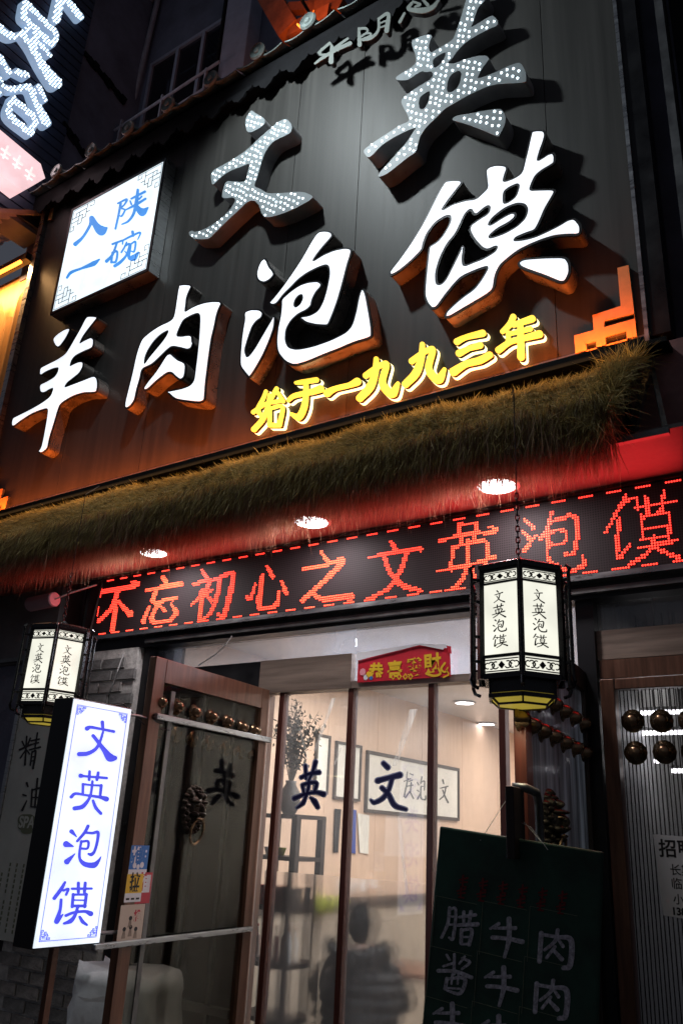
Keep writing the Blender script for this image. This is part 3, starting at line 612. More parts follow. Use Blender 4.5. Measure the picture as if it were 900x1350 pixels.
# pan and cover tiles
def panmesh():
    v = []; n_ = 7
    for y, z in ((-.13, 0), (.13, .10)):
        for i in range(n_): t_ = -1+2*i/(n_-1); v.append((t_*.12, y, z-.028*(1-t_*t_)))
    for y, z in ((-.13, -.014), (.13, .086)):
        for i in range(n_): t_ = -1+2*i/(n_-1); v.append((t_*.12, y, z-.028*(1-t_*t_)))
    f = [(i, i+1, n_+i+1, n_+i) for i in range(n_-1)]+[(2*n_+i+1, 2*n_+i, 3*n_+i, 3*n_+i+1) for i in range(n_-1)]+[(i+1, i, 2*n_+i, 2*n_+i+1) for i in range(n_-1)]
    me = bpy.data.meshes.new('pan_tile'); me.from_pydata(v, [], f); me.materials.append(M['tile_clay']); return me
def covmesh():
    mb = MB(); v = []; n_ = 8
    for y, z in ((-.15, 0), (.15, .13)):
        for r_ in (.065, .05):
            for i in range(n_+1): t_ = math.pi*i/n_; v.append((r_*math.cos(t_), y, z+r_*math.sin(t_)))
    k = n_+1; f = [(i, i+1, 2*k+i+1, 2*k+i) for i in range(n_)]+[(i+1, i, k+i, k+i+1) for i in range(n_)]
    me = bpy.data.meshes.new('cover_tile'); me.from_pydata(v, [], f); me.materials.append(M['tile_clay']); return me
def discmesh():
    mb = MB(); mb.lathe([(.001,.0),(.075,.0),(.078,.012),(.068,.026),(.060,.020),(.03,.018),(.022,.030),(.001,.032)], 18, axis='-y')
    me = bpy.data.meshes.new('tile_end'); me.from_pydata(mb.v, [], mb.f); me.materials.append(M['tile_clay']); return me
pm, cm, dk = panmesh(), covmesh(), discmesh(); x = -6.78; i = 0
while x < -.6:
    for cy in range(2):
        for sx_ in (0, .25):
            o = link('pan_tile', pm, None, ev, np.array([x+sx_+.005, -.28+cy*.23, 7.50+cy*.115])-o0); o.rotation_euler = (random.uniform(-.04, .04), random.uniform(-.06, .06), random.uniform(-.06, .06))
    for cy in range(2):
        o = link('cover_tile', cm, None, ev, np.array([x+.128, -.27+cy*.24, 7.50+cy*.125])-o0); o.rotation_euler = (random.uniform(-.03, .03), 0, random.uniform(-.05, .05))
    o = link('tile_end', dk, None, ev, np.array([x+.128, -.42, 7.525])-o0); o.rotation_euler = (random.uniform(-.1, .1), 0, 0)
    x += .51; i += 1
ek = 1.066; ev.location = Vector(CAM)+(ev.location-Vector(CAM))*ek; ev.scale = (ek, ek, ek)     # eave scaled up about the camera and set back, shortening the small characters' shadows
# spotlight on its arm
t = thing('spotlight', 'spotlight on a long arm over the sign, out of the picture above', 'lamp', (-3.35, -.3, 7.8))
MB().tube([(-3.35, .1, 8.1), (-3.35, -.9, 8.35), (-3.45, -1.55, 8.03)], .015).build('arm', 'dark_metal', t)
MB().lathe([(.03, .16), (.07, .12), (.09, .03), (.10, 0.0)], 16, (-3.45, -1.55, 7.90)).build('lamp_head', 'dark_metal', t)

# ================================================================== THATCHED AWNING
aw = thing('thatched_awning', 'long thatched awning of mossy straw sloping out under the sign, fringe lit red', 'thatched awning', (-3.9, -.4, 3.3))
prof = np.array([(.0, 4.00), (-.16, 3.93), (-.34, 3.79), (-.50, 3.62), (-.62, 3.49), (-.71, 3.38), (-.75, 3.30)])
XA, XB = -7.3, -.93
v = []; f = []; nseg = 60
for i in range(nseg+1):
    x = XA+(XB-XA)*i/nseg
    for j, (y, z) in enumerate(prof): v.append((x, y+.035, z-.035+.012*math.sin(x*3.1+j)))
k = len(prof)
for i in range(nseg):
    for j in range(k-1): f.append((i*k+j, i*k+j+1, (i+1)*k+j+1, (i+1)*k+j))
mesh('straw_bed', v, f, mat('straw_bed', (.12, .09, .035), .9, 0, noise=.4, nscale=12), aw)
seglen = np.r_[0, np.cumsum(np.hypot(*np.diff(prof, axis=0).T))]; seglen /= seglen[-1]
mat('dark_plate', (.26, .28, .26), .6, 0, noise=.15)  # plate tone set darker against the nearby spotlight
def surf(t): return np.interp(t, seglen, prof[:, 0]), np.interp(t, seglen, prof[:, 1])
def hump(x): return .012*np.sin(x*2.3+1)+.010*np.sin(x*5.1)+.008*np.sin(x*11.7)+.006*np.sin(x*31)
def blades(name, N, m, tfun, lens, wid, dirn, par, spread, shade):
    x = XA+(XB-XA)*rng.random(N); base, d = dirn(x, N)
    L = rng.uniform(*lens, N); d = d+rng.normal(0, spread, (N, 3)); d /= np.linalg.norm(d, axis=1, keepdims=True)
    side = np.cross(d, rng.normal(0, 1, (N, 3))); side /= np.linalg.norm(side, axis=1, keepdims=True); w = rng.uniform(*wid, N)[:, None]
    bend = rng.normal(0, .10, (N, 3))*L[:, None]; bend[:, 2] -= .06*L
    p1 = base+d*L[:, None]*.55+bend*.3; p2 = base+d*L[:, None]+bend
    V = np.stack([base-side*w, base+side*w, p1-side*w*.8, p1+side*w*.8, p2], 1).reshape(-1, 3)
    i = np.arange(N)[:, None]*5; T = np.concatenate([i+[0, 1, 3], i+[0, 3, 2], i+[2, 3, 4]], 1).reshape(-1, 3)
    s = np.repeat(shade(x, base, N), 5)
    o = fastmesh(name, V-origin_of(par), T, m, par, np.clip(s, 0, 1)); tag(o, kind='stuff'); return o
def top_dir(x, N):
    t = rng.random(N)**.9; y, z = surf(t); y2, z2 = surf(np.minimum(t+.03, 1.0)); dy, dz = y2-y, z2-z; n_ = np.hypot(dy, dz)+1e-6
    dy = np.where(n_ < 1e-4, -.2, dy/n_); dz = np.where(n_ < 1e-4, -1, dz/n_)
    off = hump(x)+rng.uniform(-.012, .018, N)
    wav = .75+.45*np.sin(x*3.7+2*t)+.45*np.sin(x*19.1-9*t)                    # tufts combed sideways
    off = off+.016*np.sin(x*47+t*23)*np.sin(t*29+x*13); return np.c_[x, y-off*(-dz)*.8+0*dy, z+off*(-dy)*.8], np.c_[wav*.42, dy*.95-.10, dz+.12]
blades('straw', 230000, 'straw', None, (.03, .085), (.0009, .0021), top_dir, aw, .34, lambda x, b, N: rng.normal(.5, .30, N)+.12*np.sin(x*4.3+b[:, 2]*9)+.16*np.sin(x*41+b[:, 2]*61)*np.sin(b[:, 2]*37-x*17))
blades('long_stalks', 1500, 'straw', None, (.07, .14), (.0016, .0030), top_dir, aw, .32, lambda x, b, N: rng.normal(.8, .2, N))
def ridge_dir(x, N):
    y = rng.uniform(-.80, -.70, N)+hump(x)*-.6; z = rng.uniform(3.30, 3.47, N)-.8*(y+.75)*0
    return np.c_[x, y, z], np.c_[rng.normal(0, .12, N), np.full(N, -.18), np.full(N, -.9)]
blades('straw_edge', 52000, 'straw', None, (.05, .13), (.0009, .0021), ridge_dir, aw, .24, lambda x, b, N: rng.normal(.36, .28, N))
def fringe_dir(x, N):
    y = rng.uniform(-.80, -.56, N); cl = .012*np.sin(x*7)+.022*np.sin(x*29+1)+.026*np.sin(x*67)*np.sin(x*23)
    return np.c_[x, y, 3.345+rng.uniform(-.03, .10, N)+cl*.55], np.c_[rng.normal(0, .06, N), np.full(N, .03), np.full(N, -1.)]
blades('straw_fringe', 52000, 'straw_fringe', None, (.12, .255), (.0009, .0020), fringe_dir, aw, .10, lambda x, b, N: rng.normal(.5, .24, N))
# right end of the thatch: ragged strands
xa_, xb_ = XA, XB; XA, XB = -1.05, -.90
blades('straw_end', 3000, 'straw', None, (.10, .22), (.0012, .0024), top_dir, aw, .4, lambda x, b, N: rng.normal(.4, .2, N))
XA, XB = xa_, xb_
MB().box(-7.3, -.60, -.56, -.02, 3.315, 3.335).build('soffit_panel', 'soffit', aw)
MB().box(-7.3, -.70, -.585, -.555, 3.285, 3.315).build('soffit_edge', 'dull_steel', aw)
MB().beam((-.715, -.57, 3.30), (-.86, -.04, 3.93), .022, .022).build('end_strut', 'dull_steel', aw)
MB().beam((-.86, -.56, 3.32), (-.86, -.04, 4.0), .03, .03).build('end_strut', 'dark_metal', aw)
MB().beam((-1.0, -.03, 3.34), (-1.0, -.03, 4.08), .03, .03).build('end_post', 'dark_metal', aw)
mat('red_lit_board', (.32, .14, .13), .45, 0, noise=.3, nscale=5)  # the display's red glow is put into the board's colour
MB().box(-7.0, -.60, -.018, -.002, 3.335, 4.09).build('back_board', 'red_lit_board', aw)
for i, (x, y, w) in enumerate(((-1.61, -.335, 'above the right lantern'), (-2.79, -.335, 'in the middle under the fringe'), (-4.11, -.345, 'leftmost, half hidden by straw'))):
    t = thing('downlight', f'round white recessed downlight {w}', 'downlight', (x, y, 3.312), 0, 'downlights in the awning soffit')
    MB().lathe([(.118, 0), (.118, -.006), (.10, -.010), (.095, -.002)], 28, (x, y, 3.314)).build('rim', 'lamp_rim', t)
    MB().lathe([(.001, -.004), (.094, -.004), (.094, -.009), (.001, -.012)], 24, (x, y, 3.312)).build('lit_disc', 'lamp_white', t)

# ================================================================== LED BOARD
NR = 32; ZL0 = 220*PITCH; row0 = 219                     # the dot grid is anchored to whole pitches
XC0, XC1 = -384, -46
led = thing('led_display', 'long black LED display over the doors with scrolling red characters 不忘初心之文英泡馍', 'LED display', ((XC0+XC1)/2*PITCH, -.03, row0*PITCH))
MB().box(XC0*PITCH-.03, XC1*PITCH, -.055, .06, row0*PITCH-.006, (row0+NR)*PITCH+.006).build('matrix', 'led_matrix', led)

MB().box(XC0*PITCH-.05, XC1*PITCH, -.075, .06, row0*PITCH-.036, row0*PITCH-.008).build('bottom_trim', 'steel', led)
MB().box(XC0*PITCH-.05, XC0*PITCH-.031, -.075, .06, row0*PITCH-.008, (row0+NR)*PITCH+.03).build('side_trim', 'dark_metal', led)
MB().box(XC0*PITCH-.031, XC1*PITCH, -.075, .06, (row0+NR)*PITCH+.008, (row0+NR)*PITCH+.03).build('top_trim', 'dark_metal', led)
c1, c2, c3 = (100, 730, 3.214), (280, 560, 3.0), (560, 560, 2.647)
LEDC = [(c1, [[(108,160,14),(180,150,12),(262,130,18),(235,118,8)], [(180,155,16),(150,230,14),(98,285,14)], [(170,200,16),(155,325,18)], [(180,200,10),(228,255,22),(235,240,8)]]),
 (c1, [[(370,100,14),(385,125,14)], [(300,155,10),(445,125,20)], [(340,155,14),(330,205,14),(425,185,10),(410,195,10)], [(310,225,8),(285,290,16)], [(340,225,12),(320,275,14),(335,290,16),(400,282,16),(410,260,6)], [(350,215,8),(375,240,14)], [(405,215,8),(425,250,18),(410,270,8)]]),
 (c1, [[(535,70,10),(550,95,14)], [(500,130,12),(570,110,14),(530,180,12),(490,215,8)], [(535,160,16),(520,290,14)], [(545,170,10),(575,200,14)], [(555,170,8),(575,155,8)], [(590,110,12),(665,85,18),(645,200,18),(625,265,16),(600,255,8)], [(610,110,16),(595,190,14),(570,250,12),(530,285,8)]]),
 (c1, [[(760,130,10),(740,190,10),(725,185,14)], [(790,95,16),(775,220,18),(810,230,16),(850,215,16),(860,160,6)], [(810,55,10),(832,95,18)], [(870,115,10),(890,165,18)]]),
 (c2, [[(430,505,12),(460,545,14)], [(360,568,12),(440,555,12),(515,535,18),(460,600,18),(355,695,14)], [(400,670,14),(440,690,18),(545,680,26)]]),
 (c2, [[(705,460,10),(725,500,18)], [(620,525,10),(800,490,18),(825,495,10)], [(770,500,14),(740,580,16),(690,650,14),(610,690,8)], [(680,525,12),(700,580,16),(750,635,18),(820,655,14)]]),
 (c3, [[(50,405,8),(130,385,12),(245,370,12),(225,355,8)], [(115,350,10),(125,410,12)], [(178,345,12),(170,410,12)], [(115,348,6),(180,340,6)], [(95,430,11),(90,505,11)], [(95,428,9),(210,405,11),(212,485,11)], [(45,510,8),(150,490,10),(240,462,12)], [(150,400,12),(145,500,12),(110,560,13),(50,595,11)], [(155,490,12),(190,560,15),(240,590,10)]]),
 (c3, [[(345,330,10),(378,360,14)], [(340,375,10),(368,400,13)], [(347,440,14),(385,385,8)], [(440,305,10),(425,365,13),(400,400,8)], [(430,340,9),(525,322,15),(520,440,13),(490,452,9)], [(425,375,9),(485,368,11),(485,410,9),(430,418,8)], [(430,375,13),(430,470,13),(500,505,15),(553,490,13),(545,455,8)]]),
 (c3, [[(700,248,11),(665,310,12),(630,375,8)], [(685,278,9),(737,252,9),(735,290,8)], [(675,330,13),(670,460,15),(715,420,8)], [(735,292,8),(872,265,11)], [(770,252,11),(775,312,11)], [(832,235,11),(822,300,9)], [(752,318,11),(757,400,11)], [(752,325,8),(845,308,10),(850,390,11)], [(755,362,8),(845,348,8)], [(755,400,8),(845,385,8)], [(740,430,9),(880,402,11)], [(800,390,11),(780,440,13),(710,490,11)], [(805,430,11),(885,465,16)]])]
lit = set(); gx = np.arange(XC0, XC1); gy = np.arange(row0, row0+NR); GX, GY = np.meshgrid(gx, gy)
pix = np.array([[Q(((x+.5)*PITCH, -.058, (y+.5)*PITCH)) for x in gx] for y in gy])
for (x0, y0, s), st in LEDC:
    cxp, cyp = (pix[..., 0]-x0)*s, (pix[..., 1]-y0)*s
    F = field(st, cxp, cyp, 1.7*s/3)
    for j, i in zip(*np.where(F < 0)): lit.add((gx[i], gy[j]))
for x in gx:
    if (x-XC0) % 11 < 6 and x > XC0+7:
        lit.add((x, row0)); lit.add((x, row0+NR-1))
for y in gy:
    if (y-row0) % 11 < 6 and y > row0+6: lit.add((XC0+7, y))
mbd = MB(); k = 6
for x, y in lit:
    a, b = (x+.5)*PITCH, (y+.5)*PITCH; r_ = PITCH*.42
    vv = [(a+r_*math.cos(math.pi/3*i), -.0562, b+r_*math.sin(math.pi/3*i)) for i in range(6)]+[(a+r_*.5*math.cos(math.pi/3*i), -.0602, b+r_*.5*math.sin(math.pi/3*i)) for i in range(6)]
    mbd.add(vv, [(i, (i+1) % 6, 6+(i+1) % 6, 6+i) for i in range(6)]+[(6, 7, 8, 9, 10, 11)])
tag(mbd.build('lit_dots', 'led_core', led), kind='stuff')
area_lamp('led_display_light', (-1.5, -.075, 3.08), 1.5, 9, (1, .03, .035), (math.radians(-90), 0, 0), .36)
area_lamp('led_display_light', (-3.6, -.075, 3.08), 2.8, 9, (1, .055, .04), (math.radians(-90), 0, 0), .36)

# ================================================================== SHOPFRONT
front = thing('shopfront_frame', 'brown metal and glass shopfront under the red LED display', 'shopfront', (-2.6, .1, 0))
MB().box(-5.2, -.45, -.01, .14, 2.755, 2.832).build('head_beam', 'black_trim', front)
MB().box(-4.4, -.45, -.045, -.012, 2.775, 2.800).build('rail', 'dull_steel', front)
MB().box(-3.42, -2.725, .06, .16, 2.395, 2.60).build('lintel', 'brown_metal', front)
MB().box(-2.722, -1.40, .06, .16, 2.395, 2.435).build('lintel', 'brown_metal', front)
MB().box(-1.36, -.45, .06, .16, 2.46, 2.605).build('lintel', 'brown_metal', front)
MB().box(-1.26, -.45, .05, .16, 2.365, 2.455).build('door_head', 'copper_wood', front)
MB().box(-1.36, -1.27, .03, .17, 0, 2.755).build('jamb', 'black_trim', front)
MB().box(-4.46, -4.40, .02, .16, 0, 2.755).build('jamb', 'dark_metal', front)
MB().box(-3.42, -3.36, .06, .16, 0, 2.39).build('jamb', 'copper_wood', front)
MB().box(-4.40, -3.42, .07, .13, 2.40, 2.60).build('lintel', 'dark_metal', front)
for px_ in (375, 465, 570, 662):
    X_ = at(px_, 905, .09)[0]; MB().box(X_-.018, X_+.018, .07, .125, 0, 2.394).build('mullion', 'red_wood', front, bevel=.003)
mx_ = [-3.36]+[at(p, 905, .09)[0] for p in (375, 465, 570, 662)]
for a, b in zip(mx_[:-1], mx_[1:]): MB().box(a+.012, b-.012, .095, .101, 0, 2.40).build('pane', 'shop_glass', front)
MB().box(-4.40, -2.725, .095, .101, 2.601, 2.754).build('transom_pane', 'transom_glass', front)
MB().box(-2.722, -1.36, .095, .101, 2.436, 2.754).build('transom_pane', 'transom_glass', front)
MB().box(-1.27, -.45, .095, .101, 2.606, 2.754).build('transom_pane', 'reeded', front)
MB().box(-4.40, -3.43, .095, .101, 0.0, 2.399).build('pane', 'dark_glass', front)
MB().box(-4.40, -3.43, .14, .155, 0.0, 2.399).build('dark_backing', 'dark_wood', front)  # opaque board added to keep the bright room from showing through
for x in (-4.25, -4.12, -3.86, -3.6): MB().box(x-.012, x+.012, .05, .075, 0, 2.40).build('bar', 'dull_steel', front)
MB().box(-4.40, -3.43, .045, .09, .62, .66).build('rail', 'dull_steel', front)
# plastic streaks hanging on the glass
for (px0, py0, px1, py1, w) in ((440, 920, 415, 990, .03), (545, 935, 520, 1010, .05), (525, 1075, 537, 1180, .025), (395, 960, 405, 1000, .012), (450, 985, 440, 1010, .015)):
    p, q = at(px0, py0, .088), at(px1, py1, .088)
    MB().add([(p[0]-w/2, .088, p[2]), (p[0]+w/2, .088, p[2]), (q[0]+w*.3, .086, q[2]), (q[0]-w*.3, .086, q[2])], [(0, 3, 2, 1)]).build('plastic_crease', 'film_clear', front)

# limp clear plastic sheet hanging inside the lower panes
m = bpy.data.materials.new('foggy_film'); m.use_nodes = True; n = m.node_tree; n.nodes.clear(); M['foggy_film'] = m
o_ = n.nodes.new('ShaderNodeOutputMaterial'); rf = n.nodes.new('ShaderNodeBsdfRefraction'); rf.inputs['IOR'].default_value = 1.09; rf.inputs['Roughness'].default_value = .36; rf.inputs[0].default_value = (.90, .90, .92, 1)
tr = n.nodes.new('ShaderNodeBsdfTransparent'); tr.inputs[0].default_value = (.93, .93, .95, 1); mx = n.nodes.new('ShaderNodeMixShader'); mx.inputs[0].default_value = .62
n.links.new(tr.outputs[0], mx.inputs[1]); n.links.new(rf.outputs[0], mx.inputs[2]); n.links.new(mx.outputs[0], o_.inputs[0])
v = []; nf = 90
for i in range(nf+1):
    x = -3.33+1.10*i/nf
    for j in range(7): v.append((x, .150+.0035*math.sin(i*.31+j*.5)+.0008*math.sin(i*1.1), .02+1.36*j/6))
fs = mesh('plastic_sheet', v, [(i*7+j, (i+1)*7+j, (i+1)*7+j+1, i*7+j+1) for i in range(nf) for j in range(6)], 'foggy_film', smooth=True)
tag(fs, 'limp foggy plastic sheet hanging inside the lower window panes', 'plastic sheet')
# window characters 英 文 on the panes
GL = Plane((0, .094, 0), (1, 0, 0), (0, 0, 1))
ying_w = [[(365,330,40),(375,520,30)], [(515,275,56),(480,400,36),(425,530,26)], [(305,505,44),(420,450,36),(565,430,56)], [(415,545,34),(412,650,36),(370,790,36),(325,890,50),(240,955,24)], [(322,620,36),(345,740,30)], [(320,615,36),(440,580,36),(530,595,46),(495,725,36)], [(200,815,54),(350,755,36),(520,725,36),(632,752,66)], [(440,805,20),(500,860,66),(545,945,50)]]
wen_w = [[(212,158,30),(245,190,34)], [(165,295,36),(250,272,30),(340,250,40)], [(280,272,26),(255,360,26),(210,430,28),(140,468,26),(112,448,12)], [(200,352,28),(250,400,30),(300,490,34),(388,522,22)]]
for nm, st, cr_, lb in (('英', ying_w, (370, 980, 11.25), 'navy blue character 英 with a pale edge stuck on the left window pane'), ('文', wen_w, (470, 980, 6.0), 'navy blue character 文 on the glass in front of the framed calligraphy')):
    c = center_px(st, cr_, GL); s_ = cr_[2]
    t = thing('window_character', lb, 'window lettering', c, 0, 'navy characters on the window')
    glyph('pale_edge', st, cr_, GL, .001, .0006, 'film_edge', t, 1.6*s_)
    glyph('character', st, cr_, GL, .0022, .0008, 'navy_film', t)
# red banner with a folded white top
BP = Plane((0, .052, 0), (1, 0, 0), (0, 0, 1))
q = [np.array(BP.hit(*p)) for p in ((471, 900), (594, 892), (593, 855), (553, 849.5), (472, 871))]
t = thing('red_banner', 'red festive banner 恭喜發財 with gold characters and a folded white top edge', 'banner', BP.w(*(q[0]+q[1])/2))
def sheet(P, L, h0, h1):
    n_ = len(L); v = list(P.W3([(a, b, h0) for a, b in L]))+list(P.W3([(a, b, h1) for a, b in L]))
    return MB().add(v, [tuple(range(n_))[::-1], tuple(range(n_, 2*n_))]+[(i, (i+1) % n_, (i+1) % n_+n_, i+n_) for i in range(n_)])
sheet(BP, q, 0, .003).build('banner_cloth', 'banner_red', t)
fl = [np.array(BP.hit(*p, .01)) for p in ((470, 871), (470, 861), (553, 848.5), (589, 850), (584, 856.5), (553, 850.5))]
sheet(BP, fl, .010, .013).build('folded_edge', 'paper_plain', t)
fl = [np.array(BP.hit(*p, .008)) for p in ((588, 851), (594, 852), (595, 862), (590, 860))]
sheet(BP, fl, .006, .009).build('folded_corner', 'banner_red', t)
for ch, px_, py_, sz, ro in (('恭', 495, 884, .098, -.05), ('喜', 520, 881.5, .098, 0.), ('發', 546, 879, .105, .05), ('財', 570, 874, .11, .05)):
    a, b = BP.hit(px_, py_, .004); label_text('gold_character', ch, BP, a, b-.04, sz, 'banner_gold', t, .0045, bold=.0035, rot=ro)
for i, px_ in enumerate((518, 526, 534, 541)):
    a, b = BP.hit(px_, 892, .004); sheet(BP, [(a-.017, b), (a, b-.02), (a+.017, b), (a, b+.02)], .0035, .005).build('diamond', 'banner_gold', t)
    sheet(BP, [(a-.008, b), (a, b-.01), (a+.008, b), (a, b+.01)], .005, .0055).build('diamond', 'banner_red', t)
for px_, py_, r_, mm in ((478, 886, .022, 'banner_pink'), (486, 889, .018, 'banner_gold'), (482, 893, .016, 'paper_plain'), (489, 894, .012, 'sticker_blue')):
    a, b = BP.hit(px_, py_, .004); sheet(BP, [(a+r_*math.cos(u*math.pi/4), b+r_*math.sin(u*math.pi/4)) for u in range(8)], .0035, .0055).build('flower', mm, t)
for pts in ([(586, 874, 8), (581, 882, 8), (586, 886, 6), (590, 880, 5)], [(562, 888, 10), (572, 891, 9), (580, 888, 8), (577, 881, 6)], [(588, 884, 5), (591, 889, 5), (584, 893, 6)]):
    glyph('gold_swirl', [[(x, y, w*.35) for x, y, w in pts]], (0, 0, 1), BP, .0055, .001, 'banner_gold', t)

# ================================================================== OPEN DOOR LEAVES
def torus_pts(c, u, v, R, n=20, a0=0., a1=2*math.pi, sy=1.): return [np.array(c)+np.array(u)*R*math.cos(a0+(a1-a0)*i/n)+np.array(v)*R*sy*math.sin(a0+(a1-a0)*i/n) for i in range(n+1)]
def stud(P, a, b, h, name, m, parent, r=.04, back=False):
    """domed stud with a wide flange, standing out of the plane"""
    n_ = 14; pr = [(.001, 0), (r*1.15, 0), (r*1.15, .004), (r*.82, .010), (r*.80, .014), (r*.70, .030), (r*.45, .043), (r*.18, .048), (.001, .049)]
    v = []; f = []
    for rr, hh in pr:
        for k_ in range(n_): t_ = 2*math.pi*k_/n_; v.append((a+rr*math.cos(t_), b+rr*math.sin(t_), h+(-hh if back else hh)))
    for i in range(len(pr)-1):
        for k_ in range(n_):
            k2 = (k_+1) % n_; q_ = (i*n_+k_, i*n_+k2, (i+1)*n_+k2, (i+1)*n_+k_); f.append(q_[::-1] if back else q_)
    return MB().add(P.W3(v), f).build(name, m, parent, smooth=True)
def knocker(P, a, b, h, parent, m, s=1.):
    """lion mask holding a ring"""
    k = thing('lion_knocker', None, None, np.array(P.w(a, b, h))-origin_of(parent)); k.parent = parent
    def blob(a_, b_, ra, rb, rh, name, n1=14, n2=7):
        v = []; f = []
        for i in range(n2+1):
            th = math.pi/2*i/n2
            for j in range(n1): ph = 2*math.pi*j/n1; v.append((a+s*(a_+ra*math.cos(th)*math.cos(ph)), b+s*(b_+rb*math.cos(th)*math.sin(ph)), h+s*rh*math.sin(th)))
        for i in range(n2):
            for j in range(n1): j2 = (j+1) % n1; f.append((i*n1+j, i*n1+j2, (i+1)*n1+j2, (i+1)*n1+j))
        return P.W3(v), f
    mb = MB().add(*blob(0, 0, .090, .122, .030, 'm', 22, 6))
    for ring_, (ra_, rb_, cnt, hh_) in enumerate(((.082, .112, 20, .026), (.066, .092, 16, .040))):
        for i in range(cnt):
            t_ = 2*math.pi*(i+.5*ring_)/cnt; mb.add(*blob(ra_*math.cos(t_), rb_*math.sin(t_), .0125, .0145, hh_, 'm', 7, 3))
    mb.build('mane', m, k, smooth=True)
    mb = MB()
    for q_ in ((0, .005, .060, .078, .056), (-.027, .040, .027, .012, .078), (.027, .040, .027, .012, .078), (0, .005, .015, .040, .082), (0, -.018, .024, .016, .086), (-.030, -.022, .022, .020, .070), (.030, -.022, .022, .020, .070), (0, -.060, .030, .014, .062), (-.052, .070, .016, .022, .045), (.052, .070, .016, .022, .045), (0, .068, .012, .022, .066)):
        mb.add(*blob(q_[0], q_[1], q_[2], q_[3], q_[4], 'm', 12, 6))
    mb.build('lion_face', m, k, smooth=True)
    eye = MB()
    for sx_ in (-1, 1): eye.add(*blob(sx_*.026, .020, .010, .008, .072, 'e', 8, 4))
    eye.build('eyes', 'bronze', k, smooth=True)
    MB().tube([P.w(a-.03*s, b-.045*s, h+.060*s), P.w(a+.03*s, b-.045*s, h+.060*s)], .006*s, 6).build('mouth_bar', 'bronze', k, smooth=True)
    MB().tube([P.w(a+.050*s*math.sin(t_), b-.105*s+.062*s*math.cos(t_), h+.058*s-.028*s*(1-math.cos(t_))/2) for t_ in np.linspace(0, 2*math.pi, 27)], .0065*s, 8, False).build('ring', 'bronze', k, smooth=True)
    return k
LL = Plane((-3.20, -1.05, 0), (-.10, 1.05, 0), (0, 0, 1)); WL = math.hypot(.10, 1.05)
dl = thing('open_door_leaf', 'open copper framed glass door leaf with bronze studs and lion knocker, behind the light box', 'door', LL.w(WL/2, 0), 0)
ZT_ = 2.40
MB().slab(LL, 0, .085, .04, ZT_, -.022, .022).build('stile', 'copper_wood', dl, bevel=.003)
MB().slab(LL, WL-.075, WL, .04, ZT_, -.022, .022).build('stile', 'copper_wood', dl, bevel=.003)
MB().slab(LL, .087, WL-.077, ZT_-.12, ZT_, -.021, .021).build('top_rail', 'copper_wood', dl, bevel=.003)
MB().slab(LL, .087, WL-.077, .04, .22, -.021, .021).build('bottom_rail', 'copper_wood', dl, bevel=.003)
MB().slab(LL, .087, WL-.077, .222, ZT_-.122, -.003, .003).build('pane', 'leaf_glass', dl)
a_, b_ = LL.hit(210, 940); a2, b2 = LL.hit(356, 982)
MB().slab(LL, .03, WL+.02, (b_+b2)/2-.018, (b_+b2)/2+.012, .024, .050).build('push_bar', 'steel', dl, bevel=.003)
bz = LL.hit(131, 1246)[1]; MB().slab(LL, -.18, WL-.02, bz-.012, bz+.012, .024, .048).build('push_bar', 'steel', dl, bevel=.003)
MB().slab(LL, .16, .19, .23, 2.25, .004, .012).build('glazing_bar', 'dull_steel', dl)
for px_, py_ in ((215.5, 926), (238, 932), (261, 939), (283, 945.6), (304, 952), (323.6, 959), (339.6, 963.7)):
    a_, b_ = LL.hit(px_, py_, .03); stud(LL, a_, b_, .0035, 'stud', 'bronze', dl, .037)
for px_, py_ in ((208, 963), (231.7, 968.7), (253.6, 975), (275, 980), (297, 987), (316.4, 991), (334, 996)):
    a_, b_ = LL.hit(px_, py_, -.01); stud(LL, a_, b_, -.0035, 'stud', 'bronze', dl, .037, True)
a_, b_ = LL.hit(263, 1068, .05); knocker(LL, a_, b_, .0035, dl, 'bronze_dark')
# stickers on the leaf
def sticker(name, label, L, m, h=.0005, base=.0036):
    c = np.array(L).mean(0); t = thing(name, label, 'sticker', LL.w(c[0], c[1], base)); sheet(LL, L, base, base+h).build('paper', m, t); return t
def LR(x0, y0, x1, y1): (a0_, b0_), (a1_, b1_) = LL.hit(x0, y0), LL.hit(x1, y1); return [(a0_, b1_), (a1_, b1_), (a1_, b0_), (a0_, b0_)]
H0 = .0225
L = LR(169, 1114, 188, 1152); t = sticker('push_sticker', 'blue 推 push sticker, top one on the door stile', L, 'sticker_blue', base=H0)
(x0, y0), (x1, y1) = L[0], L[2]; w_, h_ = x1-x0, y1-y0
label_text('lettering', '推', LL, (x0+x1)/2-.12*w_, y0+.42*h_, .62*w_, 'paper_plain', t, H0+.0006, bold=.003)
sheet(LL, [(x0, y0), (x1, y0), (x1, y0+.17*h_), (x0, y0+.17*h_)], H0+.0006, H0+.0010).build('white_strip', 'paper_plain', t)
for u_, v_, r_ in ((.3, .3, .10), (.5, .26, .09), (.7, .32, .11), (.85, .8, .05), (.84, .62, .04)):
    sheet(LL, [(x0+u_*w_+r_*w_*math.cos(k_*math.pi/4), y0+v_*h_+r_*w_*math.sin(k_*math.pi/4)) for k_ in range(8)], H0+.0006, H0+.001).build('white_patch', 'paper_plain', t)
L = LR(178, 1150, 192, 1190); t = sticker('push_sticker', 'red and white 推 sticker half hidden behind the yellow pull sticker', L, 'sticker_red', base=H0-.0012+.0012)
(x0, y0), (x1, y1) = L[0], L[2]; w_, h_ = x1-x0, y1-y0
sheet(LL, [(x0+.1*w_, y0+.35*h_), (x1-.1*w_, y0+.35*h_), (x1-.1*w_, y1-.08*h_), (x0+.1*w_, y1-.08*h_)], H0+.0006, H0+.001).build('white_patch', 'paper_plain', t)
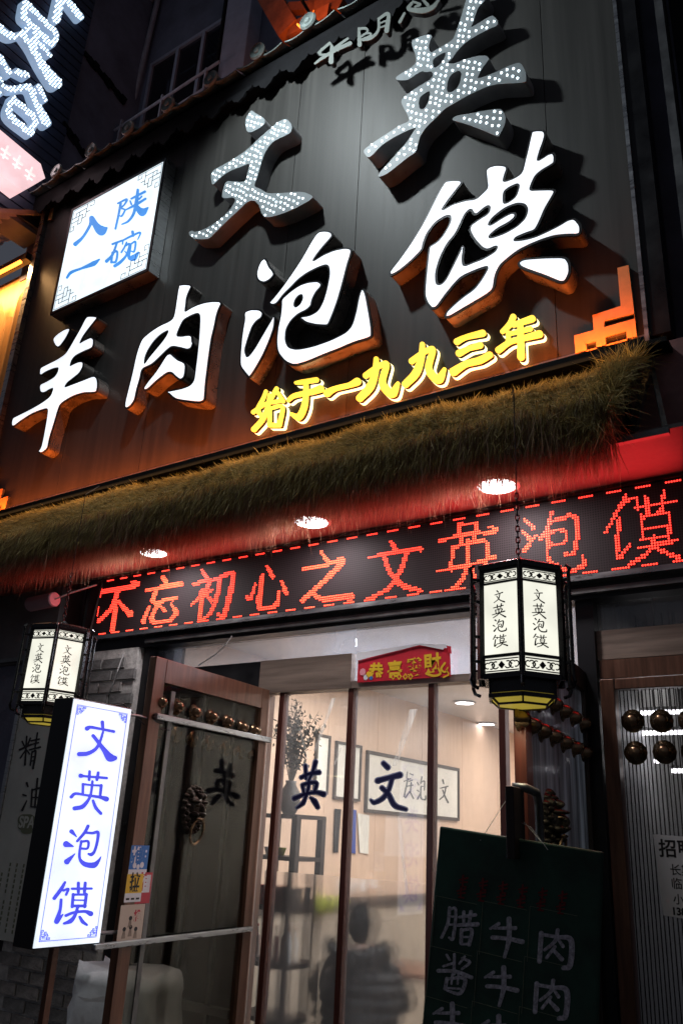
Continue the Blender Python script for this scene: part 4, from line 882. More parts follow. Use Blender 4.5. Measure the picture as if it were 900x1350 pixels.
label_text('lettering', '推', LL, (x0+x1)/2, y0+.48*h_, .8*w_, 'sticker_red', t, H0+.0011, bold=.003)
L = LR(163, 1152, 180, 1188); t = sticker('pull_sticker', 'yellow 拉 PULL sticker in the middle of the door stile', L, 'paper_plain', base=H0+.0016)
(x0, y0), (x1, y1) = L[0], L[2]; w_, h_ = x1-x0, y1-y0; HH = H0+.0022
sheet(LL, [(x0, y0+.32*h_), (x1, y0+.32*h_), (x1, y1), (x0, y1)], HH, HH+.0004).build('yellow_field', 'sticker_yellow', t)
label_text('lettering', '拉', LL, (x0+x1)/2, y0+.55*h_, .62*w_, 'ink', t, HH+.0006, bold=.002); label_text('lettering', 'PULL', LL, (x0+x1)/2, y0+.38*h_, .22*w_, 'ink', t, HH+.0006, bold=.001)
for u_ in (.2, .5, .8): sheet(LL, [(x0+(u_-.1)*w_, y0+.08*h_), (x0+(u_+.1)*w_, y0+.08*h_), (x0+(u_+.1)*w_, y0+.15*h_), (x0+(u_-.1)*w_, y0+.15*h_)], HH, HH+.0004).build('small_print', 'ink', t)
L = LR(155, 1193, 181, 1240); t = sticker('beige_sticker', 'beige 推 sticker with small drawn figures, lowest on the door stile', L, 'sticker_beige', base=H0)
(x0, y0), (x1, y1) = L[0], L[2]; w_, h_ = x1-x0, y1-y0
label_text('lettering', '推', LL, x0+.72*w_, y0+.58*h_, .30*w_, 'sticker_red', t, H0+.0006, bold=.002)
for u_, v_ in ((.25, .22), (.5, .26), (.72, .2), (.45, .5)):
    sheet(LL, [(x0+(u_+.07*math.cos(k_*math.pi/4))*w_, y0+v_*h_+.14*h_+.06*w_*math.sin(k_*math.pi/4)) for k_ in range(8)], H0+.0006, H0+.001).build('drawn_hair', 'ink', t)
    sheet(LL, [(x0+(u_-.08)*w_, y0+(v_-.1)*h_), (x0+(u_+.08)*w_, y0+(v_-.1)*h_), (x0+(u_+.04)*w_, y0+(v_+.10)*h_), (x0+(u_-.04)*w_, y0+(v_+.10)*h_)], H0+.0006, H0+.001).build('drawn_robe', 'brown_metal', t)

RL = Plane((-1.21, -1.09, 0), (-.14, 1.14, 0), (0, 0, 1)); WR = math.hypot(.14, 1.14)
dr = thing('open_door_leaf', 'dark open glass door leaf with two rows of bronze studs, behind the hanging menu board', 'door', RL.w(WR/2, 0), 0)
MB().slab(RL, 0, .09, .04, ZT_, -.022, .022).build('stile', 'red_wood', dr, bevel=.003)
MB().slab(RL, WR-.06, WR, .04, ZT_, -.022, .022).build('stile', 'dark_wood', dr, bevel=.003)
MB().slab(RL, .092, WR-.062, ZT_-.10, ZT_, -.021, .021).build('top_rail', 'dark_wood', dr, bevel=.003)
MB().slab(RL, .092, WR-.062, .04, .22, -.021, .021).build('bottom_rail', 'dark_wood', dr, bevel=.003)
glass('cloudy_glass', (.07, .07, .08), .12, haze=.9, hcol=(.42, .46, .50), hscale=3, rough=.15, hvec=(6, 6, .5))
MB().slab(RL, .092, WR-.062, .222, ZT_-.102, -.003, .003).build('pane', 'cloudy_glass', dr)
for row in (((688, 948), (703, 957), (717, 964), (732, 971), (746, 979), (760, 986), (772, 992)), ((714, 925), (732, 929), (745, 938), (758, 946), (770, 954))):
    for px_, py_ in row:
        a_, b_ = RL.hit(px_, py_, .02); stud(RL, a_, b_, .0035, 'stud', 'bronze', dr, .038)
a_, b_ = RL.hit(732, 1085, .03); knocker(RL, a_, b_, .0035, dr, 'bronze_dark', 1.0)
pa = RL.hit(686, 1038, .05); p0, p1 = RL.w(pa[0], pa[1], .0), RL.w(pa[0]+.0, pa[1], .10)
MB().tube([RL.w(pa[0], pa[1], .022), RL.w(pa[0]+.02, pa[1], .06), RL.w(pa[0]+.10, pa[1]-.01, .075), RL.w(pa[0]+.13, pa[1]-.05, .075), RL.w(pa[0]+.13, pa[1]-.55, .075), RL.w(pa[0]+.10, pa[1]-.60, .06), RL.w(pa[0]+.02, pa[1]-.60, .022)], .015, 10).build('pull_handle', 'dull_steel', dr, smooth=True)
a_, b_ = RL.hit(676, 1080, .03); MB().slab(RL, a_-.06, a_+.07, b_-.12, b_+.10, .022, .05).build('lock_case', 'dark_wood', dr, bevel=.004)

# closed door at the far right, reeded plastic behind its glass
dc = thing('closed_door', 'closed door with ribbed glass and a block of bronze studs at the right edge', 'door', (-.9, .1, 0))
MB().box(-1.262, -1.195, .04, .11, 0, 2.36).build('stile', 'copper_wood', dc, bevel=.003)
MB().box(-1.19, -.62, .04, .11, 0, .25).build('bottom_rail', 'dark_wood', dc, bevel=.003)
MB().box(-1.19, -.62, .04, .11, 2.31, 2.36).build('top_rail', 'copper_wood', dc, bevel=.003)
v = []; f = []; x = -1.19; i = 0
while x < -.60:
    for z in (.25, 2.31): v.append((x, .088+(.012 if i % 2 else -.006), z))
    x += .0095; i += 1
f = [(2*j, 2*j+2, 2*j+3, 2*j+1) for j in range(i-1)]
mesh('ribbed_pane', v, f, 'reeded', dc)
gr_ = MB(); x = -1.183
while x < -.62: gr_.box(x, x+.0045, .078, .081, .25, 2.31); x += .0165+.003*random.random()
tag(gr_.build('groove_lines', 'lantern_black', dc), kind='stuff')
DP = Plane((0, .075, 0), (1, 0, 0), (0, 0, 1))
for px_, py_ in ((832, 950), (870, 950), (836, 992), (874, 991), (908, 949), (912, 990), (838, 1034-300+300) if False else (946, 948)):
    a_, b_ = DP.hit(px_, py_, .02); stud(DP, a_, b_, 0, 'stud', 'bronze', dc, .047)
# job notice
NPl = Plane((0, .070, 0), (1, 0, 0), (0, 0, 1)); a_, b_ = NPl.hit(861, 1103); a2, b2 = NPl.hit(866, 1206)
t = thing('job_notice', 'white paper job notice with black lettering 招聘 on the ribbed door', 'notice', NPl.w(a_+.15, b2))
pl = sheet(NPl, [(a_+.015, b2), (a_+.33, b2-.02), (a_+.32, b_+.0), (a_-.002, b_+.01)], 0, .0008).build('paper', 'paper_plain', t)
for tx, py_, sz, dx in (('招聘', 1124, .078, .085), ('长期', 1148, .048, .095), ('临时', 1166, .048, .095), ('小时', 1186, .045, .095), ('13891', 1201, .040, .090)):
    bb = NPl.hit(880, py_)[1]; label_text('lettering', tx, NPl, a_+dx+.01, bb-.012, sz, 'ink', t, .0010, bold=.0016 if tx in ('招聘', '13891') else .0004)

# ================================================================== VERTICAL LIGHT BOX
VP_ = Plane((-3.15, 0, 0), (0, 1, 0), (0, 0, 1)); L = [np.array(VP_.hit(*p)) for p in ((42, 1250), (130, 1243), (173, 937), (100, 920))]
a0, a1 = (L[0][0]+L[3][0])/2, (L[1][0]+L[2][0])/2; b0, b1 = (L[0][1]+L[1][1])/2, (L[2][1]+L[3][1])/2
t = thing('vertical_light_box', 'upright white light box reading 文英泡馍 in blue, in a black case beside the open door', 'light box', VP_.w((a0+a1)/2, b0, -.05))
MB().slab(VP_, a0-.006, a1+.006, b0-.006, b1+.006, -.13, -.004).build('case', 'black_trim', t, bevel=.004)
MB().slab(VP_, a0, a1, b0, b1, -.003, .003).build('lit_face', 'lightbox_face', t)
for s in ((a0+.02, a0+.0225, b0+.022, b1-.022), (a1-.0225, a1-.02, b0+.022, b1-.022), (a0+.0226, a1-.0226, b0+.022, b0+.0245), (a0+.0226, a1-.0226, b1-.0245, b1-.022)):
    MB().slab(VP_, *s, .003, .0042).build('border_line', 'indigo_film', t)
for sa, sb in ((1, 1), (-1, 1), (1, -1), (-1, -1)):
    fretlines(VP_, (a0+.026) if sa > 0 else (a1-.026), (b0+.028) if sb > 0 else (b1-.028), sa, sb, .0075, .0042, 'indigo_film', t, .0022)
for s, name in (((a0-.003, a0+.006), 'edge_strip'),): MB().slab(VP_, a0-.001, a0+.012, b0, b1, .003, .0038).build(name, 'lightbox_face', t)
G1, G2 = (60, 930, 7.5), (40, 1080, 6.923)
VB = [(G1, [[(565,165,36),(572,240,26)], [(415,228,46),(450,215,32),(560,235,26),(678,258,30)], [(572,262,22),(545,350,26),(500,430,34),(420,475,42),(338,482,46)], [(475,300,36),(530,370,36),(590,450,52),(640,515,84),(690,520,46)]]),
 (G1, [[(352,695,46),(392,700,24),(608,718,28)], [(440,652,26),(435,735,28)], [(525,665,28),(512,735,30)], [(375,778,26),(372,870,24)], [(372,778,24),(460,788,20),(555,792,24)], [(468,750,24),(455,860,24),(430,930,28),(370,1000,44),(292,1018,44)], [(555,790,30),(545,885,26)], [(258,905,34),(300,872,30),(400,887,24),(540,907,32),(605,925,54)], [(474,942,28),(500,1010,34),(550,1068,32)]]),
 (G2, [[(380,112,42),(425,160,10)], [(332,228,60),(395,248,14)], [(337,388,52),(412,314,8)], [(530,62,30),(500,120,28),(432,200,24)], [(505,122,24),(570,127,26),(620,120,30),(615,200,26),(590,290,26),(560,322,34),(535,317,22)], [(465,206,22),(530,202,24),(525,265,22),(468,268,22)], [(470,200,22),(455,280,22),(455,360,26),(500,410,46),(580,420,56),(622,385,30),(648,342,8)]]),
 (G2, [[(320,575,22),(290,630,34),(222,722,34)], [(305,652,22),(350,637,24),(330,690,22)], [(285,735,26),(275,830,28),(243,935,46),(300,870,14)], [(385,635,24),(563,633,22)], [(442,582,28),(442,665,28)], [(505,582,28),(497,665,28)], [(395,685,26),(385,800,28)], [(390,688,22),(520,688,22)], [(515,685,28),(500,800,28)], [(400,738,15),(500,740,15)], [(390,792,26),(505,792,28)], [(328,880,28),(400,852,26),(500,842,28),(553,862,50)], [(440,790,26),(410,880,30),(370,930,42),(312,952,24)], [(455,892,26),(480,935,36),(518,964,24)]])]
for cr_, st in VB: glyph('blue_character', st, cr_, VP_, .0052, .0018, 'indigo_film', t)
MB().tube([VP_.w(a1, b1-.02, -.05), VP_.w(a1+.10, b1-.015, -.05), VP_.w(a1+.25, b1-.03, -.03)], .007).build('bracket_rod', 'dull_steel', t)
MB().tube([VP_.w(a1, b0+.03, -.05), VP_.w(a1+.16, b0+.03, -.04)], .008).build('bracket_rod', 'dull_steel', t)
MB().tube([VP_.w(a1-.1, b1, -.06), VP_.w(a1, b1+.03, -.06), VP_.w(a1+.16, b1-.06, -.05), VP_.w(a1+.3, b1-.06, -.03)], .003).build('wire', 'cable', t)
MB().box(-3.27, -3.24, -1.36, -1.33, 0, b0).build('support_post', 'copper_wood', t)
area_lamp('light_box_glow', tuple(VP_.w((a0+a1)/2, (b0+b1)/2, .02)), .26, .8, (.8, .9, 1), (0, math.radians(-90), 0), .8)

# ================================================================== LANTERNS
def make_lantern(name, label, loc, rz, chain_len):
    t = thing(name, label, 'lantern', loc, rz, 'hanging hexagonal lanterns'); R = .20
    def hexpts(r, z, a=math.pi/6): return [(r*math.cos(a+k_*math.pi/3), r*math.sin(a+k_*math.pi/3), z) for k_ in range(6)]
    def hexsolid(prof):
        v = []; f = []
        for r, z in prof: v += hexpts(r, z, -math.pi/2)
        for i in range(len(prof)-1):
            for k_ in range(6): k2 = (k_+1) % 6; f.append((i*6+k_, i*6+k2, (i+1)*6+k2, (i+1)*6+k_))
        f += [tuple(range(6))[::-1], tuple(range((len(prof)-1)*6, len(prof)*6))]; return MB().add(v, f)
    # z=0 top of the roof cap, body down to -.60
    hexsolid([(.212, -.055), (.212, -.03), (.16, -.012), (.05, 0.0), (.02, .03)]).build('roof_cap', 'lantern_black', t, False, center=False)
    hexsolid([(.205, -.545), (.205, -.525)]).build('bottom_tray', 'lantern_black', t, False, center=False)
    hexsolid([(.165, -.60), (.165, -.546)]).build('lower_skirt', 'lantern_black', t, False, center=False)
    hexsolid([(.118, -.640), (.150, -.612), (.150, -.601)]).build('bottom_glass', 'lantern_yellow', t, False, center=False)
    fr_ = MB()
    for k_ in range(6):
        a = -math.pi/2+k_*math.pi/3; a2_ = a+math.pi/3
        p, q_ = np.array([math.cos(a), math.sin(a), 0]), np.array([math.cos(a2_), math.sin(a2_), 0])
        fr_.beam(p*.153+[0, 0, -.613], p*.119+[0, 0, -.642], .008, .008); fr_.beam(p*.119+[0, 0, -.642], q_*.119+[0, 0, -.642], .009, .009); fr_.beam(p*.161+[0, 0, -.612], q_*.161+[0, 0, -.612], .010, .018)
    fr_.build('bottom_frame', 'lantern_black', t, False, center=False)
    for k_ in range(6):
        a = -math.pi/2+k_*math.pi/3; c_ = np.array([math.cos(a), math.sin(a), 0])
        MB().beam(c_*R+[0, 0, -.545], c_*R+[0, 0, -.05], .026, .026, (math.cos(a), math.sin(a), 0)).build('post', 'lantern_black', t, False)
        # wing bracket with curled foot
        o = c_*.245
        wv = thing('wing_bracket', None, None, (0, 0, 0)); wv.parent = t
        MB().tube([o+c_*-.012+[0, 0, -.035], o+c_*.008+[0, 0, -.050], o+[0, 0, -.075], o+[0, 0, -.52], o+c_*.006+[0, 0, -.55], o+c_*-.004+[0, 0, -.575], o+c_*-.03+[0, 0, -.585]], .0085, 6).build('wing_rod', 'lantern_black', wv, False)
        sp = MB()
        for z in (-.10, -.20, -.36, -.47): sp.beam(c_*.205+[0, 0, z], o+[0, 0, z], .010, .012)
        sp.build('spacer', 'lantern_black', wv, False)
        # face
        a2_ = a+math.pi/3; c2_ = np.array([math.cos(a2_), math.sin(a2_), 0]); mid = (c_+c2_)/2; u = nrm(c2_-c_); FP = Plane(mid*R*.985, u, (0, 0, 1)); hw = R/2-.013
        fp = thing('face', None, None, (0, 0, 0)); fp.parent = t
        def part(mb, nm, mm): return mesh(nm, mb.v, mb.f, mm, fp, False)
        part(MB().slab(FP, -hw, hw, -.445, -.125, -.006, 0), 'paper_panel', 'lantern_paper')
        part(MB().slab(FP, -hw, hw, -.118, -.068, -.008, -.002), 'paper_panel', 'lantern_paper'); part(MB().slab(FP, -hw, hw, -.525, -.455, -.008, -.002), 'paper_panel', 'lantern_paper')
        for z0, z1 in ((-.068, -.05), (-.126, -.116), (-.457, -.443), (-.545, -.522)): part(MB().slab(FP, -hw, hw, z0, z1, -.010, .006), 'rail', 'lantern_black')
        # scrollwork
        sc_ = MB()
        for zc, zh in ((-.092, .021), (-.490, .028)):
            sc_.slab(FP, -hw+.006, hw-.006, zc+zh*.80, zc+zh*.98, -.001, .0025); sc_.slab(FP, -hw+.006, hw-.006, zc-zh*.98, zc-zh*.80, -.001, .0025)
            v_ = [(0, zc-zh*.6), (.016, zc), (0, zc+zh*.6), (-.016, zc)]; sc_.v and None
            w3 = list(FP.W3([(x, y, .0032) for x, y in v_]))+list(FP.W3([(x, y, -.001) for x, y in v_])); sc_.add(w3, [(0, 1, 2, 3), (7, 6, 5, 4)]+[(i_, i_+4, (i_+1) % 4+4, (i_+1) % 4) for i_ in range(4)])
            for sx_ in (-1, 1):
                for ox, r_, a_s, a_e in ((.030, zh*.55, -2.6, 2.0), (.052, zh*.55, .6, 5.0), (.070, zh*.45, -2.0, 1.8), (.042, zh*.28, 0, 5.5)):
                    pts = [FP.w(sx_*(ox+r_*math.cos(a_s+(a_e-a_s)*i_/9)), zc+r_*math.sin(a_s+(a_e-a_s)*i_/9), .001) for i_ in range(10)]
                    sc_.tube(pts, .0030, 4)
        tag(part(sc_, 'scrollwork', 'lantern_black'), kind='stuff')
        ch_ = []
        for st in LANT:
            Lp = [np.c_[(l[:, 0]-640)/370*2*hw, -.125-(l[:, 1]-150)/850*.32] for l in st]
            v_, f_ = solid(Lp, .0012); v_[:, 2] += .0002; n0 = len(ch_)
            mesh('written_character', FP.W3(v_), f_, 'ink', fp, False)
    ck = MB(); z = .03; i_ = 0
    while z < .36:
        uu = (1, 0, 0) if i_ % 2 else (0, 1, 0); ck.tube([np.array([0, 0, z+.016])+np.array(uu)*.009*math.cos(t_)+np.array([0, 0, .018*math.sin(t_)]) for t_ in np.linspace(0, 2*math.pi, 9)], .0035, 5, False); z += .028; i_ += 1
    ck.build('chain', 'dark_metal', t, False)
    MB().tube([(0, 0, z-.02), (0, 0, chain_len), (0, .70, chain_len+.35)], .0028, 5).build('hanging_wire', 'cable', t, False)
    return t
LT = [[[(605,238,14),(620,258,12)],[(580,285,9),(665,268,13)],[(635,280,11),(620,340,10),(570,378,8)],[(600,300,9),(635,355,12),(682,385,17)]],
 [[(565,440,11),(668,425,12)],[(605,410,12),(605,452,10)],[(650,402,13),(640,450,10)],[(585,468,10),(590,505,10)],[(588,470,9),(655,465,12),(640,503,10)],[(550,522,9),(682,497,15)],[(620,455,11),(615,520,12),(560,558,9)],[(625,515,10),(690,567,18)]],
 [[(580,588,17),(592,602,10)],[(560,650,15),(577,664,9)],[(568,718,19),(600,680,8)],[(625,590,13),(600,640,9)],[(610,622,9),(665,612,13),(655,680,13),(638,680,8)],[(620,645,8),(642,645,8),(640,670,8),(615,670,8)],[(618,645,9),(612,700,11),(640,730,15),(690,725,16),(697,698,7)]],
 [[(580,770,13),(555,815,9)],[(580,797,9),(602,795,9),(595,815,8)],[(580,820,11),(570,897,15),(600,870,6)],[(610,802,9),(690,790,10)],[(632,775,11),(635,815,8)],[(665,770,11),(655,815,8)],[(625,822,9),(630,860,9)],[(625,822,8),(670,816,10),(662,858,10)],[(630,840,7),(665,837,7)],[(630,860,7),(665,857,7)],[(605,874,9),(690,861,13)],[(650,862,11),(640,890,11),(590,917,8)],[(650,877,11),(703,905,17)]]]
LANT = [contours(st) for st in LT]
def lantern_loc(pxt, Y): p = at(*pxt, Y); return p
MBY = -.5
LS = .80
def lantern_at(px_, py_, Y, yaw):
    p = at(px_, py_, Y); d = nrm([p[0]-CAM[0], p[1]-CAM[1]]); a = math.atan2(-d[0], d[1])+yaw      # front edge of the cap
    e = np.array([math.sin(a)*-1, math.cos(a)])*-.17; return (p[0]-e[0], p[1]-e[1], p[2]+.03), a
lc, a = lantern_at(684, 738, -1.36, math.radians(1)); lr = make_lantern('hanging_lantern', 'glowing black framed hexagonal lantern hung before the red display at the right', lc, a, .95)
lc, a = lantern_at(77, 823, -1.36, math.radians(-8)); ll = make_lantern('hanging_lantern', 'glowing hexagonal lantern hanging at the left behind the blue lettered light box', lc, a, .95)
def face_cam(o, extra=0.):
    d = np.array(o.location[:2])-CAM[:2]; o.rotation_euler = (0, 0, math.atan2(-d[0], d[1])+extra)
for o in (lr, ll):
    o.scale = (LS, LS, LS); area_lamp('lantern_bulb', (o.location[0], o.location[1], o.location[2]-.56), .16, 1.0, (1, .9, .6), (0, 0, 0))

# ================================================================== MENU BOARD
q4 = [at(*p, -1.3) for p in ((579, 1089), (793, 1123), (546, 1350), (780, 1350))]
u_ = nrm(q4[1]-q4[0]); v_ = np.cross(np.cross(u_, nrm(q4[0]-q4[2])), u_); v_ = nrm(v_); KB = Plane(q4[0], u_, v_); KW = np.linalg.norm(q4[1]-q4[0])
t = thing('menu_board', 'dark green hanging board with chalky brushed characters 腊牛肉 and 酱牛肉, tilted on a string', 'menu board', KB.w(KW/2, -.9))
MB().slab(KB, 0, KW, -.95, 0, -.022, 0).build('board', 'board_green', t, bevel=.006)
kb = (570, 1180, 4.286)
la = [[(95,72,18),(85,160,18),(50,240,16)], [(95,82,14),(130,84,16),(115,240,20),(92,240,12)], [(90,122,12),(125,122,12)], [(85,167,12),(120,167,12)], [(150,125,16),(240,112,20)], [(175,95,18),(175,165,16)], [(215,95,22),(205,160,18)], [(140,170,18),(252,165,26)], [(162,195,20),(160,270,20)], [(160,200,16),(220,197,20),(205,280,22)], [(165,237,12),(205,237,12)], [(160,277,14),(205,277,14)]]
niu = [[(372,162,20),(325,190,14)], [(345,187,14),(465,187,24)], [(338,240,24),(420,246,22),(505,264,28)], [(430,135,28),(430,250,28),(405,350,18)]]
rou = [[(612,215,26),(602,375,26)], [(612,222,20),(700,237,20),(780,255,32),(775,395,32),(738,412,26)], [(705,198,22),(690,260,22),(632,310,18)], [(710,252,16),(735,290,20)], [(690,292,18),(642,355,18)], [(680,310,18),(728,362,26)]]
jiang = [[(78,338,14),(95,365,14)], [(122,335,16),(120,445,18)], [(60,402,14),(112,386,14)], [(180,348,14),(150,388,12)], [(165,356,12),(208,380,18),(165,418,14)], [(32,428,22),(130,432,20),(218,466,22)], [(80,472,20),(70,530,20)], [(80,474,16),(180,472,22),(155,555,22),(82,540,12)], [(110,448,12),(105,502,12)], [(145,448,12),(140,502,12)], [(80,525,12),(155,530,12)]]
def sh(st, dx, dy): return [[(x+dx, y+dy, w) for x, y, w in s] for s in st]
for st in (la, niu, rou, jiang, sh(niu, -30, 275), sh(rou, -25, 285), sh(niu, -320, 480), sh(niu, -58, 550), sh(rou, -50, 570)):
    glyph('brushed_character', st, kb, KB, .0016, .0010, 'chalk', t)
for i in range(6):
    for j in range(2):
        x0 = 150+i*112+j*-12; y0 = -90+i*18+j*62
        st = [[(x0, y0+5, 9), (x0+46, y0-6, 11)], [(x0+22, y0-20, 11), (x0+18, y0+40, 10)], [(x0+4, y0+20, 8), (x0+44, y0+16, 10)], [(x0+8, y0+40, 8), (x0+36, y0+44, 10)]]
        glyph('faded_red_mark', st, kb, KB, .0016, .0010, 'board_red', t)
for i in range(3):
    for j in range(3):
        a_, b_ = KB.hit(574+i*62+j*-7, 1181+i*7+j*66)
        for s in ((a_, a_+.15, b_, b_+.0015), (a_, a_+.0015, b_-.155, b_)): MB().slab(KB, *s, -.0005, .0008).build('ruled_line', 'spa_badge', t)
ha, hb = KB.hit(633, 1108), KB.hit(718, 1120); nail = at(666, 1056, -1.18)
MB().tube([KB.w(ha[0], ha[1], .001), nail, KB.w(hb[0], hb[1]+.01, .001)], .0014, 5).build('string', 'cable_white', t)
MB().tube([nail, nail+np.array([.012, -.02, -.05]), KB.w(hb[0]-.05, hb[1]+.06, .002), KB.w(hb[0]+.01, hb[1]-.0, .002)], .0011, 5).build('string', 'cable_white', t)

# ================================================================== INSIDE THE SHOP
WI = Plane((-4.20, 0, 0), (0, 1, 0), (0, 0, 1))
room = thing('dining_room', 'bright dining room behind the glass with peach wood panelled wall and white ceiling', 'room', (-2.8, 3.5, 0))
zr = 1.05; ys = [.16, 1.05, 1.95, 2.75, 3.6, 4.5, 5.4, 6.5]
for a, b in zip(ys[:-1], ys[1:]): MB().slab(WI, a+.002, b-.002, zr+.06, 2.86, -.03, 0).build('wood_panel', 'wood_panel', room)
MB().slab(WI, .16, 6.5, zr-.03, zr+.06, -.03, .012).build('dado_rail', 'frame_dark', room)
MB().slab(WI, .16, 6.5, 0, zr-.032, -.03, -.004).build('lower_wall', 'lower_wall_paint', room)
MB().box(-4.2, -1.30, .16, 6.5, 2.86, 2.90).build('ceiling', 'ceiling_white', room)
MB().box(-4.2, -1.30, .16, 6.5, -.02, .004).build('floor', 'floor_tile', room)
MB().box(-4.3, -1.30, 6.5, 6.6, 0, 2.9).build('back_wall', 'wood_panel', room)
MB().box(-1.34, -1.28, .18, 6.5, 0, 2.9).build('light_block_wall', 'white_paint', room)  # wall added to shut the room's light off the right door
MB().box(-4.6, -1.0, .16, .20, 2.90, 3.0).build('beam', 'white_paint', room)
MB().box(-1.28, 1.4, 2.9, 3.0, 0, 2.9).build('side_back_wall', 'dark_wall', room)
MB().box(-1.28, 1.4, .16, 2.9, 2.86, 2.9).build('side_ceiling', 'concrete', room)
for x, y, lb in ((-3.2, 1.5, 'round ceiling lamp nearest to the window'), (-2.2, 3.2, 'round ceiling lamp in the middle of the room'), (-3.2, 5.0, 'round ceiling lamp far back in the room')):
    t = thing('ceiling_lamp', lb, 'ceiling lamp', (x, y, 2.86), 0, 'ceiling lamps of the dining room')
    MB().lathe([(.20, 0), (.20, -.03), (.17, -.045)], 24, (x, y, 2.859)).build('rim', 'lamp_rim', t); MB().lathe([(.168, -.045), (.12, -.052), (.001, -.054)], 24, (x, y, 2.859)).build('lit_disc', 'lamp_white', t)
for px0, px1, py_, y, lb in ((530, 620, 822, 1.2, 'long tube lamp glowing through the transom glass'), (842, 905, 941, .8, 'lit tube added for a reflected dash, behind the top row of studs on the ribbed door'), (826, 905, 968, .8, 'lit tube added for a reflected dash between the two rows of studs on the ribbed door'), (862, 882, 1005, .8, 'short lit tube added for a reflected dash just under the lower studs of the ribbed door'), (885, 905, 1018, .8, 'short lit tube added for a reflected dash at the picture edge of the ribbed door')):  # ribbed-door tubes are added in place of reflected dashes
    p0, p1 = at(px0, py_, y), at(px1, py_-3, y); zz = (p0[2]+p1[2])/2; p0[2] = p1[2] = zz
    t = thing('tube_lamp', lb, 'tube lamp', (p0+p1)/2, 0, 'tube lamps'); MB().box(p0[0], p1[0], y-.02, y+.02, zz+.012, zz+.03).build('holder', 'white_paint', t); MB().tube([p0, p1], .010, 10).build('tube', 'lamp_white', t)
    for xx in (p0[0]+.02, p1[0]-.02): MB().box(xx-.003, xx+.003, y-.003, y+.003, zz+.03, 2.858).build('hanger', 'dull_steel', t)
area_lamp('side_room_fill', (-.9, 1.2, 2.80), .5, 5, (1, .96, .90), (0, 0, 0))  # added lamp, lightens the space behind the ribbed door
area_lamp('transom_light', (-2.4, .75, 2.84), 1.4, 36, (.82, .90, 1), (0, 0, 0), .2)
def atz(px, py, z): d = ray(px, py); return CAM+d*((z-CAM[2])/d[2])
for px_, py_, lb in ((612, 926, 'recessed ceiling spot seen in the upper right pane'), (641, 954, 'recessed ceiling spot seen just above the calligraphy frame end')):
    p = atz(px_, py_, 2.855); t = thing('ceiling_spot', lb, 'ceiling lamp', p, 0, 'recessed ceiling spots'); MB().lathe([(.11, 0), (.11, -.008), (.09, -.010)], 20, p).build('rim', 'lamp_rim', t); MB().lathe([(.088, -.010), (.001, -.014)], 20, p).build('lit_disc', 'lamp_white', t)
# framed calligraphy and other things on the wall
def frame(name, label, cat, corners, m='frame_dark', fw=.022, mm='paper_white'):
    L = [np.array(WI.hit(*p, .02)) for p in corners]; a0_, a1_ = (L[0][0]+L[3][0])/2, (L[1][0]+L[2][0])/2; b1_, b0_ = (L[0][1]+L[1][1])/2, (L[2][1]+L[3][1])/2
    t = thing(name, label, cat, WI.w((a0_+a1_)/2, b0_))
    for s in ((a0_, a0_+fw, b0_, b1_), (a1_-fw, a1_, b0_, b1_), (a0_+fw, a1_-fw, b0_, b0_+fw), (a0_+fw, a1_-fw, b1_-fw, b1_)): MB().slab(WI, *s, .001, .026).build('frame_bar', m, t)
    MB().slab(WI, a0_+fw, a1_-fw, b0_+fw, b1_-fw, .001, .014).build('picture', mm, t); return t, (a0_, a1_, b0_, b1_)
t, _ = frame('framed_calligraphy', 'wide framed white calligraphy with grey brushed characters on the peach wall', 'picture', ((483, 985), (605, 1016), (605, 1086), (483, 1067)), fw=.03)
CK = (470, 980, 6.0)
for st in ([[(400,225,9),(395,275,9)],[(375,300,9),(425,280,9)],[(405,280,11),(375,420,13)],[(420,240,9),(445,250,9)],[(415,300,11),(440,290,9)],[(430,310,11),(425,380,9)],[(395,340,9),(445,330,9)],[(420,380,11),(385,430,11)],[(425,390,11),(448,435,13)]],
           [[(480,310,11),(490,330,9)],[(478,370,9),(490,380,9)],[(480,440,13),(500,400,8)],[(515,265,11),(505,320,9)],[(505,310,9),(535,300,11),(535,370,9)],[(510,340,9),(525,340,9)],[(508,345,11),(508,430,13),(542,445,13),(545,415,9)]],
           [[(680,290,14),(688,320,9)],[(662,355,9),(720,340,11)],[(705,345,11),(690,410,11),(655,445,9)],[(680,370,11),(700,425,13),(722,468,15)]]):
    glyph('brushed_character', st, CK, WI, .0160, .0012, 'grey_ink', t)
frame('framed_picture', 'narrow framed white picture left of the wide calligraphy', 'picture', ((444, 975), (478, 985), (473, 1058), (440, 1052)))
frame('framed_picture', 'framed white sheet behind the dry branches, partly hidden by them', 'picture', ((418, 965), (436, 972), (432, 1048), (414, 1045)))
